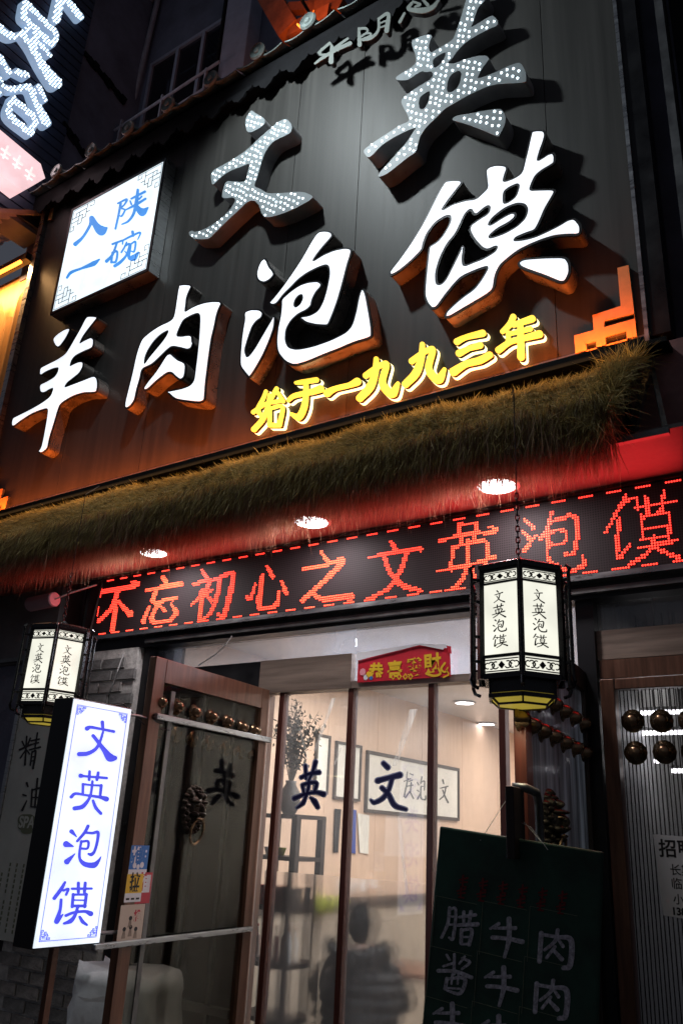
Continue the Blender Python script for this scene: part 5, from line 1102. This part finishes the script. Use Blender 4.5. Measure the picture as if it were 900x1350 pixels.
for nm, lb, cs, m in (('towel', 'grey blue towel hanging left of the blue pennant', ((441, 1066), (449, 1067), (446, 1124), (439, 1124)), 'puffer'), ('pennant', 'blue pennant hanging on the peach wall', ((457, 1066), (469, 1068), (469, 1126), (461, 1124)), 'pennant_blue'), ('paper_sheet', 'cream sheet of paper hanging right of the blue pennant', ((471, 1072), (486, 1075), (486, 1126), (473, 1124)), 'paper_white')):
    L = [np.array(WI.hit(*p, .01)) for p in cs]; v = []; n_ = 5
    for i in range(n_+1):
        for j in range(5):
            tt, uu = i/n_, j/4; a = L[0]*(1-uu)+L[1]*uu; b = L[3]*(1-uu)+L[2]*uu; c = a*(1-tt)+b*tt; v.append((c[0], c[1], .012+.010*math.sin(uu*9+tt)))
    f = [(i*5+j, (i+1)*5+j, (i+1)*5+j+1, i*5+j+1) for i in range(n_) for j in range(4)]; W_ = WI.W3(v)
    o = mesh(nm, W_, f, m); s_ = o.modifiers.new('thickness', 'SOLIDIFY'); s_.thickness = .004; tag(o, lb, nm.replace('_', ' '))
p = WI.hit(482, 1168, .02); t = thing('socket_plug', 'white wall socket with a plugged in charger and thin wire', 'socket', WI.w(*p))
MB().slab(WI, p[0]-.06, p[0]+.04, p[1]-.045, p[1]+.045, .001, .012).build('socket_plate', 'white_paint', t, bevel=.003)
MB().slab(WI, p[0]+.02, p[0]+.12, p[1]-.02, p[1]+.05, .012, .07).build('charger', 'white_paint', t, bevel=.006)
MB().tube([WI.w(p[0]+.12, p[1]+.02, .05), WI.w(p[0]+.18, p[1]-.02, .05), WI.w(p[0]+.2, p[1]-.12, .03)], .004, 5).build('wire', 'white_paint', t)
# lime cloth on the rail
p0, p1 = WI.hit(428, 1198, .05), WI.hit(452, 1198, .05); v = []; n_ = 8
for i in range(n_+1):
    for j, (h, z) in enumerate(((.012, zr-.05), (.10, zr-.03), (.12, zr+.06), (.06, zr+.085), (.012, zr+.07))): a = p0[0]+(p1[0]-p0[0])*i/n_; v.append((a, z+.012*math.sin(i*1.9+j), h))
f = [(i*5+j, (i+1)*5+j, (i+1)*5+j+1, i*5+j+1) for i in range(n_) for j in range(4)]
tag(mesh('cloth', WI.W3(v), f, 'lime_cloth', smooth=True), 'bright lime green cloth lying on the dark wall ledge', 'cloth')
# shelf with bottles, seen left of the window character
sx0, sx1, sy0, sy1 = -3.90, -3.47, .62, .95
t = thing('wooden_shelf', 'dark wooden shelf of bottles and boxes behind the left window pane', 'shelf', ((sx0+sx1)/2, .8, 0))
for x in (sx0, sx1-.045):
    for y in (sy0, sy1-.045): MB().box(x, x+.045, y, y+.045, .0, 1.70).build('upright', 'dark_wood', t)
SZ = (.50, .80, 1.12, 1.42, 1.68)
for z in SZ: MB().box(sx0+.002, sx1-.002, sy0+.002, sy1-.002, z, z+.025).build('shelf_board', 'dark_wood', t)
def bottle(x, y, z, h, r, m, lb, grp):
    t = thing('bottle', lb, 'bottle', (x, y, z), 0, grp); MB().lathe([(r*.95, 0), (r, .01), (r, h*.6), (r*.4, h*.75), (r*.36, h*.93), (.001, h*.93)], 12, (x, y, z)).build('glass_body', m, t, smooth=True); MB().lathe([(r*.42, h*.93), (r*.42, h), (.001, h)], 10, (x, y, z+.0005)).build('cap', 'sticker_red', t)
for i in range(5): bottle(-3.83+i*.078, .74, .8255, .20+.02*(i % 2), .026, 'bottle_white' if i % 2 == 0 else 'sticker_red', ('white bottle at the left end of the shelf row', 'red bottle, second from the left on the shelf', 'white bottle in the middle of the shelf row', 'red bottle, second from the right on the shelf', 'white bottle at the right end of the shelf row')[i], 'bottles on the shelf')
for i, (x, m, lb) in enumerate(((-3.80, 'box_red', 'dark red box, left one on the shelf'), (-3.66, 'box_red', 'dark red box, middle one on the shelf'), (-3.56, 'frame_dark', 'dark brown box at the right of the shelf'))):
    t = thing('gift_box', lb, 'box', (x, .78, 1.145), 0, 'boxes on the shelf'); MB().box(x-.055, x+.055, .70, .86, 1.1455, 1.235).build('box_body', m, t, bevel=.003); MB().box(x-.057, x+.057, .698, .862, 1.2355, 1.26).build('lid', m, t, bevel=.003)
for i, x in enumerate((-3.80, -3.69, -3.58)):
    t = thing('tea_cup', ('small white cup at the left of the upper shelf board', 'small lime green cup between two white cups', 'small white cup at the right of the upper shelf board')[i], 'cup', (x, .76, 1.4455), 0, 'cups on the shelf'); MB().lathe([(.018, 0), (.032, .045), (.034, .05), (.030, .05), (.015, .01)], 12, (x, .76, 1.4455)).build('bowl', 'bottle_white' if i != 1 else 'lime_cloth', t, smooth=True); MB().lathe([(.012, .0), (.02, -.0)], 8, (x, .76, 1.4458)).build('foot', 'bottle_white', t)
# dry branches in a vase on top of the shelf
t = thing('dry_branches', 'bunch of dark dry leafy branches in a vase behind the left pane', 'plant', (-3.68, .80, 1.705))
MB().lathe([(.04, 0), (.075, .06), (.07, .14), (.035, .20), (.04, .22), (.03, .22)], 16, (-3.68, .80, 1.7055)).build('vase', 'frame_dark', t, smooth=True)
tw = MB(); lf = MB(); R_ = random.Random(3)
for i in range(30):
    a = R_.uniform(0, 6.28); s = R_.uniform(.05, .26); hgt = R_.uniform(.28, .62); p0 = np.array([-3.68, .80, 1.88]); p2 = p0+[math.cos(a)*s, math.sin(a)*s*.8, hgt]; p1 = (p0+p2)/2+[math.cos(a)*s*-.15, 0, .06]
    tw.tube([p0, p1, p2], [.004, .003, .0015], 4, False)
    for j in range(26):
        u_ = R_.uniform(.25, 1); c = (p1*(1-(u_*2-1))+p2*(u_*2-1)) if u_ > .5 else (p0*(1-u_*2)+p1*u_*2); c = c+[R_.gauss(0, .022), R_.gauss(0, .022), R_.gauss(0, .022)]
        d = nrm([R_.gauss(0, 1), R_.gauss(0, 1), R_.gauss(.3, 1)]); e = nrm(np.cross(d, [R_.gauss(0, 1), R_.gauss(0, 1), 1.01])); l_ = R_.uniform(.012, .026)
        lf.add([c-d*l_, c+e*l_*.45, c+d*l_, c-e*l_*.45], [(0, 1, 2, 3)])
tag(tw.build('twigs', 'twig', t), kind='stuff'); tag(lf.build('leaves', 'leaf_dark', t), kind='stuff')

# the seated person seen from behind
def skinbody(name, joints, edges, m, parent, sub=2):
    me = bpy.data.meshes.new(name); me.from_pydata([tuple(j[:3]) for j in joints], edges, []); o = link(name, me, m, parent)
    md = o.modifiers.new('skin', 'SKIN'); 
    for i, j in enumerate(joints): me.skin_vertices[0].data[i].radius = (j[3], j[4] if len(j) > 4 else j[3])
    me.skin_vertices[0].data[0].use_root = True
    sb = o.modifiers.new('sub', 'SUBSURF'); sb.levels = sb.render_levels = sub
    dg = bpy.context.evaluated_depsgraph_get(); m2 = bpy.data.meshes.new_from_object(o.evaluated_get(dg)); o.modifiers.clear(); o.data = m2; bpy.data.meshes.remove(me)
    m2.polygons.foreach_set('use_smooth', [True]*len(m2.polygons)); return o
PX_, PY_ = -3.20, 1.05
pe = thing('person', 'person in a dark puffer jacket with dark hair, seated with their back to the window', 'person', (PX_, PY_, 0), math.radians(18)); pe.scale = (.98, .92, .88)
J = [(0,0,.48,.13,.11),(0,.01,.66,.14,.105),(0,.03,.86,.15,.10),(0,.06,1.00,.10,.08),(0,.09,1.07,.05,.05),(-.02,.12,1.13,.06,.065),(-.02,.13,1.21,.072,.082),(-.02,.13,1.27,.045,.05),
     (-.17,.06,.97,.06),(-.25,.12,.80,.048),(-.26,.26,.66,.04),(-.18,.42,.74,.035),(-.14,.50,.78,.026),
     (.17,.06,.97,.06),(.25,.12,.80,.048),(.26,.26,.66,.04),(.18,.42,.74,.035),(.14,.50,.78,.026),
     (-.10,.06,.46,.085),(-.12,.45,.47,.06),(-.12,.47,.10,.045),(-.12,.55,.04,.04),(.10,.06,.46,.085),(.12,.45,.47,.06),(.12,.47,.10,.045),(.12,.55,.04,.04)]
Eg = [(0,1),(1,2),(2,3),(3,4),(4,5),(5,6),(6,7),(3,8),(8,9),(9,10),(10,11),(11,12),(3,13),(13,14),(14,15),(15,16),(16,17),(0,18),(18,19),(19,20),(20,21),(0,22),(22,23),(23,24),(24,25)]
skinbody('body', J, Eg, 'skin', pe)
def rings(name, levels, m, parent, n=28, puff=0., smooth=True, noise=0.):
    v = []; 
    for (z, cx_, cy_, rx, ry) in levels:
        for k_ in range(n):
            t_ = 2*math.pi*k_/n; w = 1+noise*math.sin(5*t_+z*23)+noise*.6*math.sin(11*t_-z*31); v.append((cx_+rx*w*math.cos(t_), cy_+ry*w*math.sin(t_), z))
    f = [(i*n+k_, i*n+(k_+1) % n, (i+1)*n+(k_+1) % n, (i+1)*n+k_) for i in range(len(levels)-1) for k_ in range(n)]+[tuple(range(n))[::-1], tuple(range((len(levels)-1)*n, len(levels)*n))]
    o = mesh(name, v, f, m, parent, False, smooth); return o
lv = []; z = .42
while z < 1.02:
    s_ = (z-.42)/.6; base_rx = .235+.03*math.sin(s_*3.14)-.10*max(0, s_-.75)/.25; base_ry = .19-.05*max(0, s_-.7)/.3; b_ = .018*abs(math.sin((z-.42)/.085*math.pi))
    lv.append((z, 0, .03+.03*s_, base_rx+b_, base_ry+b_)); z += .0106
rings('puffer_jacket', lv, 'puffer', pe, noise=.018)
for sx_ in (-1, 1):
    J2 = [(sx_*.13,.05,.98,.085),(sx_*.20,.08,.91,.092),(sx_*.245,.11,.83,.075),(sx_*.262,.16,.74,.082),(sx_*.262,.26,.665,.066),(sx_*.225,.34,.70,.066),(sx_*.185,.42,.735,.050)]
    skinbody('sleeve', J2, [(i, i+1) for i in range(6)], 'puffer', pe)
    J3 = [(sx_*.08,.04,.47,.115),(sx_*.12,.25,.48,.095),(sx_*.12,.46,.46,.078),(sx_*.12,.47,.25,.065),(sx_*.12,.47,.08,.055)]
    skinbody('trouser_leg', J3, [(i, i+1) for i in range(4)], 'trousers', pe)
    hnd = []
    for fi in range(4): hnd.append([(sx_*(.12-.017*fi), .52, .785, .010), (sx_*(.115-.017*fi), .565, .79, .009), (sx_*(.11-.016*fi), .60-.006*abs(fi-1.5), .775, .008)])
    for h_ in hnd: skinbody('finger', h_, [(0, 1), (1, 2)], 'skin', pe, 1)
    skinbody('thumb', [(sx_*.145, .50, .785, .011), (sx_*.10, .53, .80, .010), (sx_*.08, .555, .795, .008)], [(0, 1), (1, 2)], 'skin', pe, 1)
# hood roll and hair
J4 = [(.17*math.cos(t_), .01+.10*math.sin(t_), 1.02+.03*math.cos(t_*2), .055) for t_ in np.linspace(math.pi*.95, math.pi*2.05, 9)]
skinbody('hood', J4, [(i, i+1) for i in range(8)], 'puffer', pe)
rings('hair', [(1.08, -.02, .075, .06, .05), (1.12, -.02, .09, .088, .085), (1.17, -.02, .105, .100, .105), (1.22, -.02, .115, .104, .112), (1.27, -.02, .12, .092, .10), (1.305, -.02, .12, .065, .075), (1.325, -.02, .12, .03, .035)], 'hair', pe, noise=.03)
def fuzz(name, N, pts, L_, m, par):
    P_ = np.array(pts); idx = rng.integers(0, len(P_), N); b = P_[idx, :3]+0; d = P_[idx, 3:6]+rng.normal(0, .5, (N, 3)); d[:, 2] -= .5; d /= np.linalg.norm(d, axis=1, keepdims=True)
    sd = np.cross(d, rng.normal(0, 1, (N, 3))); sd /= np.linalg.norm(sd, axis=1, keepdims=True); l = rng.uniform(*L_, N)[:, None]; b = b+rng.normal(0, .006, (N, 3))
    V = np.stack([b-sd*.0016, b+sd*.0016, b+d*l], 1).reshape(-1, 3); T = np.arange(N*3).reshape(-1, 3); return tag(fastmesh(name, V, T, m, par), kind='stuff')
hp = []
for i in range(900):
    t_, u_ = R_.uniform(0, 6.283), R_.uniform(-.9, 1); c_ = math.sqrt(1-u_*u_)*.9; n3 = (c_*math.cos(t_), c_*math.sin(t_), u_)
    if n3[1] > .55 and u_ < .5: continue
    hp.append((-.02+.100*n3[0], .112+.106*n3[1], 1.205+.12*n3[2], *n3))
fuzz('hair_strands', 6500, hp, (.015, .045), 'hair', pe)
hp = []
for i in range(700):
    t_ = R_.uniform(math.pi*.95, math.pi*2.05); a_ = R_.uniform(0, 6.283); n3 = (math.cos(a_)*math.cos(t_), math.cos(a_)*math.sin(t_), math.sin(a_)); hp.append((.17*math.cos(t_)+.055*n3[0], .01+.10*math.sin(t_)+.055*n3[1], 1.02+.03*math.cos(2*t_)+.055*n3[2], *n3))
fuzz('hood_fur', 6000, hp, (.015, .04), 'puffer', pe)
fm = MB()
for q_ in ((-.02, .215, 1.17, .014), (-.055, .20, 1.195, .009), (.015, .20, 1.195, .009)): fm.lathe([(.001, -q_[3]), (q_[3], 0), (.001, q_[3])], 8, q_[:3])
fm.build('face_features', 'skin', pe, False)
# chair, table
def chair(x, y, rz, label):
    t = thing('wooden_chair', label, 'chair', (x, y, 0), rz, 'dining chairs')
    MB().box(-.2, .2, -.2, .2, .41, .44).build('seat', 'copper_wood', t, False, bevel=.004)
    for a in (-.18, .18):
        MB().box(a-.018, a+.018, -.198, -.162, 0, .92).build('leg', 'copper_wood', t, False); MB().box(a-.018, a+.018, .162, .198, 0, .409).build('leg', 'copper_wood', t, False)
    MB().box(-.161, .161, -.192, -.168, .84, .91).build('back_rail', 'copper_wood', t, False)
    for a in (-.1, 0, .1): MB().box(a-.018, a+.018, -.188, -.172, .441, .839).build('back_slat', 'copper_wood', t, False)
    return t
chair(-2.80, 2.35, .1, 'wooden slat back chair right of the seated person'); chair(-2.15, 2.45, -.1, 'second wooden slat back chair, beside the menu board')
for x, y, lb in ((-3.25, 1.85, 'small dining table in front of the seated person'), (-2.45, 2.95, 'dining table behind the slat back chairs')):
    t = thing('dining_table', lb, 'table', (x, y, 0), 0, 'dining tables'); MB().box(x-.5, x+.5, y-.3, y+.3, .72, .75).build('table_top', 'copper_wood', t, bevel=.004)
    for a in (-.45, .45):
        for b in (-.25, .25): MB().box(x+a-.02, x+a+.02, y+b-.02, y+b+.02, 0, .719).build('leg', 'dark_wood', t)
# curtain-like sack near the door
def sack(label, x0, x1, y0, y1, z1, m):
    n_ = 26; v = []; f = []; nl = 12
    for i in range(nl+1):
        z = z1*i/nl; sh_ = 1-.10*(i/nl)**3
        for k_ in range(n_):
            t_ = 2*math.pi*k_/n_; c, s = math.cos(t_), math.sin(t_); e = .45
            xx = (x0+x1)/2+(x1-x0)/2*sh_*math.copysign(abs(c)**e, c)*(1+.05*math.sin(i*1.7+k_*2.3)); yy = (y0+y1)/2+(y1-y0)/2*sh_*math.copysign(abs(s)**e, s)*(1+.05*math.cos(i*2.1+k_)); xx += random.gauss(0, .008); yy += random.gauss(0, .008); v.append((xx, yy, z+(.03*math.sin(k_*1.3) if i == nl else 0)))
    f = [(i*n_+k_, i*n_+(k_+1) % n_, (i+1)*n_+(k_+1) % n_, (i+1)*n_+k_) for i in range(nl) for k_ in range(n_)]+[tuple(range(n_))[::-1], tuple(range(nl*n_, (nl+1)*n_))]
    return tag(mesh('plastic_sack', v, f, m, smooth=True), label, 'sack')
xa, xb = at(104, 1310, -.35)[0], at(226, 1300, -.35)[0]
sack('crumpled white plastic sack standing behind the open glass door', xa, xb, -.48, -.16, at(170, 1286, -.45)[2], 'sack')

# ================================================================== LEFT EDGE: BRICK PIER, SPA PANEL
pier = thing('brick_pier', 'grey brick pier with thick pale mortar beside the light box', 'brick pier', (-4.85, 0, 0))
MB().box(-5.40, -4.47, -.030, .118, 0, 2.754).build('mortar_bed', 'mortar', pier)
bm = []
for kk in range(3):
    mbk = MB().box(-.108, .108, -.012, .012, -.033, .033); r3 = random.Random(kk); vv = [(x+r3.uniform(-.003, .003), y+r3.uniform(-.002, .002), z+r3.uniform(-.003, .003)) for x, y, z in mbk.v]
    me = bpy.data.meshes.new('brick'); me.from_pydata(vv, [], mbk.f); me.materials.append(M['brick_a' if kk % 2 else 'brick_b']); bm.append(me)
z = .045; r_ = 0; po = np.array(pier.location)
while z < 2.72:
    x = -5.28+(.118 if r_ % 2 else 0)
    while x < -4.56:
        o = link('brick', random.choice(bm), None, pier, np.array([x, -.038+random.uniform(-.003, .003), z])-po); o.rotation_euler = (0, 0, random.uniform(-.01, .01)); x += .237
    z += .084; r_ += 1
SP = Plane((0, -.075, 0), (1, 0, 0), (0, 0, 1)); a0, b0 = SP.hit(20, 1250); a1, b1 = SP.hit(95, 950)
t = thing('spa_panel', 'dull grey wall panel reading 精油 SPA in the shade behind the lantern', 'sign panel', (-5.4, -.075, .8))
MB().slab(SP, -5.62, -5.02, .82, 2.36, -.018, 0).build('panel', 'spa_panel', t, bevel=.003)
MB().slab(SP, -5.660, -5.623, .60, 2.50, -.03, .012).build('edge_trim', 'steel', t)
CS = (0, 930, 4.22)
for st in ([[(150,172,9),(140,330,11)],[(110,247,11),(175,217,11)],[(125,200,9),(136,225,9)],[(170,182,9),(157,215,9)],[(142,250,7),(115,292,9)],[(150,247,7),(165,270,9)],[(210,152,9),(195,240,9)],[(175,197,9),(220,187,9)],[(178,217,8),(215,207,9)],[(165,247,9),(225,232,11)],[(180,257,9),(170,332,9)],[(180,260,7),(200,257,11),(185,350,12)],[(178,287,7),(195,284,7)],[(176,310,7),(190,307,7)]],
           [[(150,432,13),(156,450,10)],[(130,497,11),(146,502,9)],[(125,582,13),(150,530,7)],[(180,467,9),(175,562,11)],[(180,470,9),(235,467,13),(215,577,13)],[(210,407,11),(195,565,11)],[(180,512,7),(225,512,9)],[(178,564,9),(215,567,9)]]):
    glyph('brushed_character', st, CS, SP, .0016, .0010, 'ink', t)
a_, b_ = SP.hit(35.5, 1086)
bd = [[(135,640,70),(165,640,70)],[(125,670,50),(180,670,60)],[(140,690,50),(160,690,50)]]
glyph('badge', bd, CS, SP, .0012, .0008, 'spa_badge', t)
label_text('lettering', 'SPA', SP, a_, b_-.025, .105, 'spa_panel', t, .0016, bold=.003)
for i in range(6):
    for j in range(13):
        x, z_ = -5.57+i*.075, 1.30-j*.034
        if random.random() < .9: MB().slab(SP, x, x+.016, z_-.022, z_, .0002, .001).build('small_print', 'spa_badge', t)
# neighbour on the left
nb = thing('neighbour_shopfront', 'dark neighbouring shopfront at the left edge under the thatch', 'building', (-6.5, 0, 0))
MB().box(-9.5, -5.665, -.02, .2, 0, 2.72).build('wall', 'dark_wall', nb)
MB().box(-9.5, -5.405, -.05, .15, 2.722, 3.31).build('fascia', 'concrete', nb)
MB().box(-9.5, -5.62, -.08, -.052, 2.735, 2.765).build('edge_trim', 'dull_steel', nb)
MB().box(-5.66, -5.40, -.03, .12, 0, .60).build('plinth', 'concrete', nb)
t = thing('floodlamp', 'small white box lamp with pink light in its colour, under the thatch above the left lantern', 'lamp', (-5.27, -.30, 3.09))
pA, pB = at(40, 797, -.32), at(73, 790, -.32); ax_ = nrm(pB-pA)
MB().tube([pA, pA+ax_*.01, pB-ax_*.01, pB], [.048, .055, .055, .048], 14).build('lamp_housing', 'floodlamp', t); MB().tube([pB, pB+[.10, .05, .05], pB+[.25, .15, .12]], .006, 6).build('cable', 'cable_white', t)
MB().tube([(-4.93, -.06, 3.28), (-4.97, -.07, 2.9), (-5.0, -.06, 2.75)], .008, 6).build('hanging_wire', 'cable', t)
o = MB().tube([at(163, 862, -.06), at(155, 885, -.08), at(147, 907, -.06), at(142, 915, -.05)], .005, 5).build('loose_wire', 'cable_white'); tag(o, 'loose pale wire hanging in front of the brick pier', 'wire')
o = MB().tube([at(306, 838, -.09), at(298, 850, -.10), at(284, 863, -.08), at(262, 877, -.05)], .004, 5).build('loose_wire', 'cable_white'); tag(o, 'loose pale wire crossing the left transom pane', 'wire')

# lit orange curtain and its surround above the neighbour
CT_ = Plane((-7.0, -.05, 0), (1, 0, 0), (0, 0, 1)); t = thing('lit_curtain', 'warm lit orange curtain in the neighbour window left of the sign', 'curtain', (-7.6, .0, 5.0))
v = []; n_ = 50
for i in range(n_+1):
    x = -8.6+1.62*i/n_; yy = .06+.022*math.sin(i*1.35)+.012*math.sin(i*.5); top = 6.62+.16*math.sin(i*.42)+.05*math.sin(i*1.1)
    v += [(x, yy, 3.4), (x, yy, top)]
o = mesh('drapes', v, [(2*i, 2*i+2, 2*i+3, 2*i+1) for i in range(n_)], 'curtain_orange', t, smooth=True)
MB().box(-8.7, -6.98, .12, .2, 3.35, 7.1).build('window_back', 'curtain_orange', t)
area_lamp('curtain_lamp', (-7.4, -.10, 6.98), .9, 26, (1, .55, .22), (math.radians(22), 0, 0), .08)
MB().tube([(-8.6, -.10, 7.005), (-7.0, -.10, 7.005)], .02, 10).build('warm_tube', 'orange_strip', t)
nsr = thing('neighbour_awning', 'pale corrugated sheet awning over the neighbour window, lit pink', 'awning', (-7.6, -.3, 7.3))
v = []; n_ = 60
for i in range(n_+1):
    x = -8.9+2.02*i/n_; dz = .02 if i % 4 < 2 else -.02; v += [(x, -.95, 7.02+dz), (x, .12, 7.75+dz)]
mesh('corrugated_sheet', v, [(2*i, 2*i+2, 2*i+3, 2*i+1) for i in range(n_)], 'sheet_grey', nsr)
MB().box(-8.9, -6.88, -.99, -.955, 6.93, 7.0).build('front_bar', 'black_trim', nsr)
MB().box(-8.9, -6.92, -.10, -.02, 7.02, 7.10).build('rear_bar', 'dark_metal', nsr)

# corrugated wall with the white bulb characters, facing right
NW = Plane((-7.0, 0, 0), (0, 1, 0), (0, 0, 1))
t = thing('slatted_side_wall', 'dark blue slatted side wall of the neighbour carrying bulb characters', 'wall', (-7.2, -1, 7))
MB().box(-7.35, -7.035, -2.6, .10, 7.45, 13.0).build('wall', 'dark_wall', t)
z = 7.5
sm = MB().box(-.012, .018, -1.34, 1.34, -.052, .052); me = bpy.data.meshes.new('slat'); me.from_pydata(sm.v, [], sm.f); me.materials.append(M['slat_blue'])
while z < 12.8:
    o = link('slat', me, None, t, np.array([-7.02, -1.25, z+.06])-np.array(t.location)); o.rotation_euler = (0, random.uniform(-.06, .06), 0); z += .125
CN = (0, 0, 5.19)
NG = [('足', 'glowing white bulb character 足 on the slatted wall, top left corner', [[(180,15,46),(168,105,50),(200,150,44),(355,300,46)],[(185,20,42),(285,125,40),(385,225,42),(362,300,48)],[(255,190,46),(235,330,52)],[(270,290,32),(345,375,32)],[(190,195,30),(165,235,42),(225,325,46),(300,455,60),(385,565,88)],[(170,228,40),(80,245,52),(0,190,56)]]),
 ('浴', 'glowing white bulb character 浴 below 足, cut by the left edge', [[(0,385,40),(75,505,38)],[(115,482,40),(185,515,48)],[(-20,520,40),(15,545,34)],[(-25,635,34),(18,635,34)],[(25,590,42),(90,610,42),(205,598,50),(250,700,46),(325,840,64)],[(268,588,38),(318,685,26)],[(95,670,46),(72,785,50),(215,910,46)],[(100,680,44),(240,810,44),(215,905,46)]]),
 ('脚', 'lower strokes of a glowing white bulb character cut by the top edge', [[(425,-40,60),(388,130,64)],[(455,-10,44),(555,115,48)]])]
for ch, lb, st in NG:
    c = center_px(st, CN, NW); g = thing('bulb_character', lb, 'sign letter', c, 0, 'bulb characters of the neighbour')
    L = toplane(crop(contours(st), *CN), NW, .10); put('housing', solid(L, .09), NW, .006, 'neigh_plate', g)
    tag(leds(L, .034, .004, .2, .0105, .006, .0965, NW, .05).build('bulbs', 'neigh_led', g), kind='stuff')
PK = [np.array(NW.hit(*p, .25)) for p in ((-60, 120), (54, 216), (60, 235), (30, 252), (-60, 180))]
t = thing('pink_light_box', 'glowing pale pink light box at the left edge under the bulb characters', 'light box', NW.w(*np.mean(PK, 0)))
sheet(NW, PK, .04, .25).build('lit_face', 'pink_face', t)
for px_, py_ in ((8, 200), (24, 213), (40, 228)):
    s_ = [[(px_-5, py_-4, 2.5), (px_+6, py_+4, 2.5)], [(px_+3, py_-7, 2.5), (px_-3, py_+8, 2.5)], [(px_-6, py_+3, 2), (px_+3, py_+9, 2)]]; glyph('pale_mark', s_, (0, 0, 1), NW, .2525, .002, 'pink_mark', t)
area_lamp('pink_light', tuple(NW.w(-.3, 8.2, .30)), .5, 5, (1, .72, .76), (0, math.radians(-90), 0), .3)

# ================================================================== HOUSE BEHIND THE SIGN
hb_ = thing('house_behind', 'dark residential building behind the tiled eave, with a window and a drain pipe', 'building', (-6, 1.1, 7))
MB().box(-7.3, -7.03, .102, 1.0, 7.0, 14).build('side_wall', 'dark_wall', hb_)
MB().box(-7.3, -6.93, 1.0, 1.3, 7.0, 14).build('wall', 'dark_wall', hb_)
wz0, wz1 = 9.05, 10.85
MB().box(-6.93, -5.45, 1.0, 1.3, 7.0, wz0).build('wall', 'dark_wall', hb_); MB().box(-6.93, -5.45, 1.0, 1.3, wz1, 14).build('wall', 'dark_wall', hb_)
MB().box(-5.45, 2.0, 1.0, 1.3, 7.0, 14).build('wall', 'dark_wall', hb_)
MB().box(-6.9, -5.45, 1.31, 1.33, wz0, wz1).build('room_back', 'eave_black', hb_)
wf = thing('window', None, None, (-6.2, 1.05, wz0)); wf.parent = hb_; wf.location = Vector((-6.2, 1.05, wz0))-hb_.location
def wpart(mb, nm, mm):
    v = np.array(mb.v)-np.array([-6.2, 1.05, wz0]); return mesh(nm, v, mb.f, mm, wf, False)
for x in (-6.93, -6.45, -6.0, -5.50): wpart(MB().box(x, x+.05, .98, 1.06, wz0+.05, wz1-.05), 'frame_bar', 'window_white')
wpart(MB().box(-6.93, -5.45, .98, 1.06, wz0, wz0+.05), 'frame_bar', 'window_white'); wpart(MB().box(-6.93, -5.45, .98, 1.06, wz1-.05, wz1), 'frame_bar', 'window_white')
for x in (-6.88, -6.40, -5.95): wpart(MB().box(x, x+.44, 1.01, 1.018, wz0+.05, wz1-.05), 'pane', 'window_glass')
for z_, y_ in ((9.35, .72), (9.60, .70)): MB().tube([(-7.0, y_, z_-.10), (-5.3, y_, z_)], .018, 8).build('railing_bar', 'pipe_grey', hb_)
for x in (-6.9, -6.2, -5.5): MB().box(x-.012, x+.012, .69, .72, 8.8, 9.62).build('railing_post', 'pipe_grey', hb_)
pA, pB = at(165, 180, .93), at(207, 5, .93)
MB().tube([pA-np.array([0, 0, .8]), pA, pB, pB+np.array([0, 0, 1.2])], .035, 12).build('drain_pipe', 'pipe_grey', hb_)
for z_ in (9.9, 11.0): MB().lathe([(.045, -.03), (.045, .03)], 12, (pA[0], .93, z_)).build('pipe_clamp', 'dull_steel', hb_)
MB().tube([(pB[0]-.1, .9, 12.0), (pB[0]+1.3, .8, 12.1)], .03, 8).build('eave_pipe', 'pipe_grey', hb_)
for (x0, y0), (x1, y1), nn in (((112, 68), (166, 134), 9), ((84, 160), (114, 206), 5)):
    for i in range(nn):
        u0, u1 = i/nn, (i+1.05)/nn; p = atx(x0+(x1-x0)*u0, y0+(y1-y0)*u0, -7.0); q_ = atx(x0+(x1-x0)*u1, y0+(y1-y0)*u1+2*(i % 2), -7.0); p[0] = q_[0] = -7.02; MB().beam(p, q_, .05, .05+.03*(i % 3)).build('crack', 'eave_black', hb_)
col_ = thing('pale_column', 'pale lilac column beside the dark window above the roof tiles', 'column', (-5.2, .95, 7.5))
pA, pB = at(308, 90, .9), at(350, 0, .9)
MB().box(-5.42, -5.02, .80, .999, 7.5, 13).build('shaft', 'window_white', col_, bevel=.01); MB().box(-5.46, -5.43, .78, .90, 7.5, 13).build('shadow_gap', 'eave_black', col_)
tb = thing('timber_bracket', 'orange lit timber bracket with a bright wire above the roof tiles', 'bracket', (-3.9, .4, 8.0))
P1 = [at(*p, .30) for p in ((352, -10), (385, 45), (408, 40), (420, -5), (440, -5), (452, 8), (440, 20), (380, 12))]
MB().beam(P1[0], P1[1], .16, .22).build('timber', 'beam_orange', tb); MB().beam(P1[1], P1[2]+[.25, 0, .04], .12, .16).build('timber', 'beam_orange', tb); MB().beam(P1[2], P1[3]+[0, .1, .6], .13, .16).build('timber', 'beam_orange', tb); MB().beam(P1[7], P1[5], .07, .10).build('timber', 'beam_orange', tb)
wr = [at(*p, .05) for p in ((414, 14), (410, 30), (405, 46), (398, 38), (392, 32))]
MB().tube(wr, .010, 6).build('wire', 'orange_plate', tb)
area_lamp('timber_lamp', (-3.6, -.1, 8.35), .3, 4.5, (1, .28, .08), (math.radians(150), 0, 0))
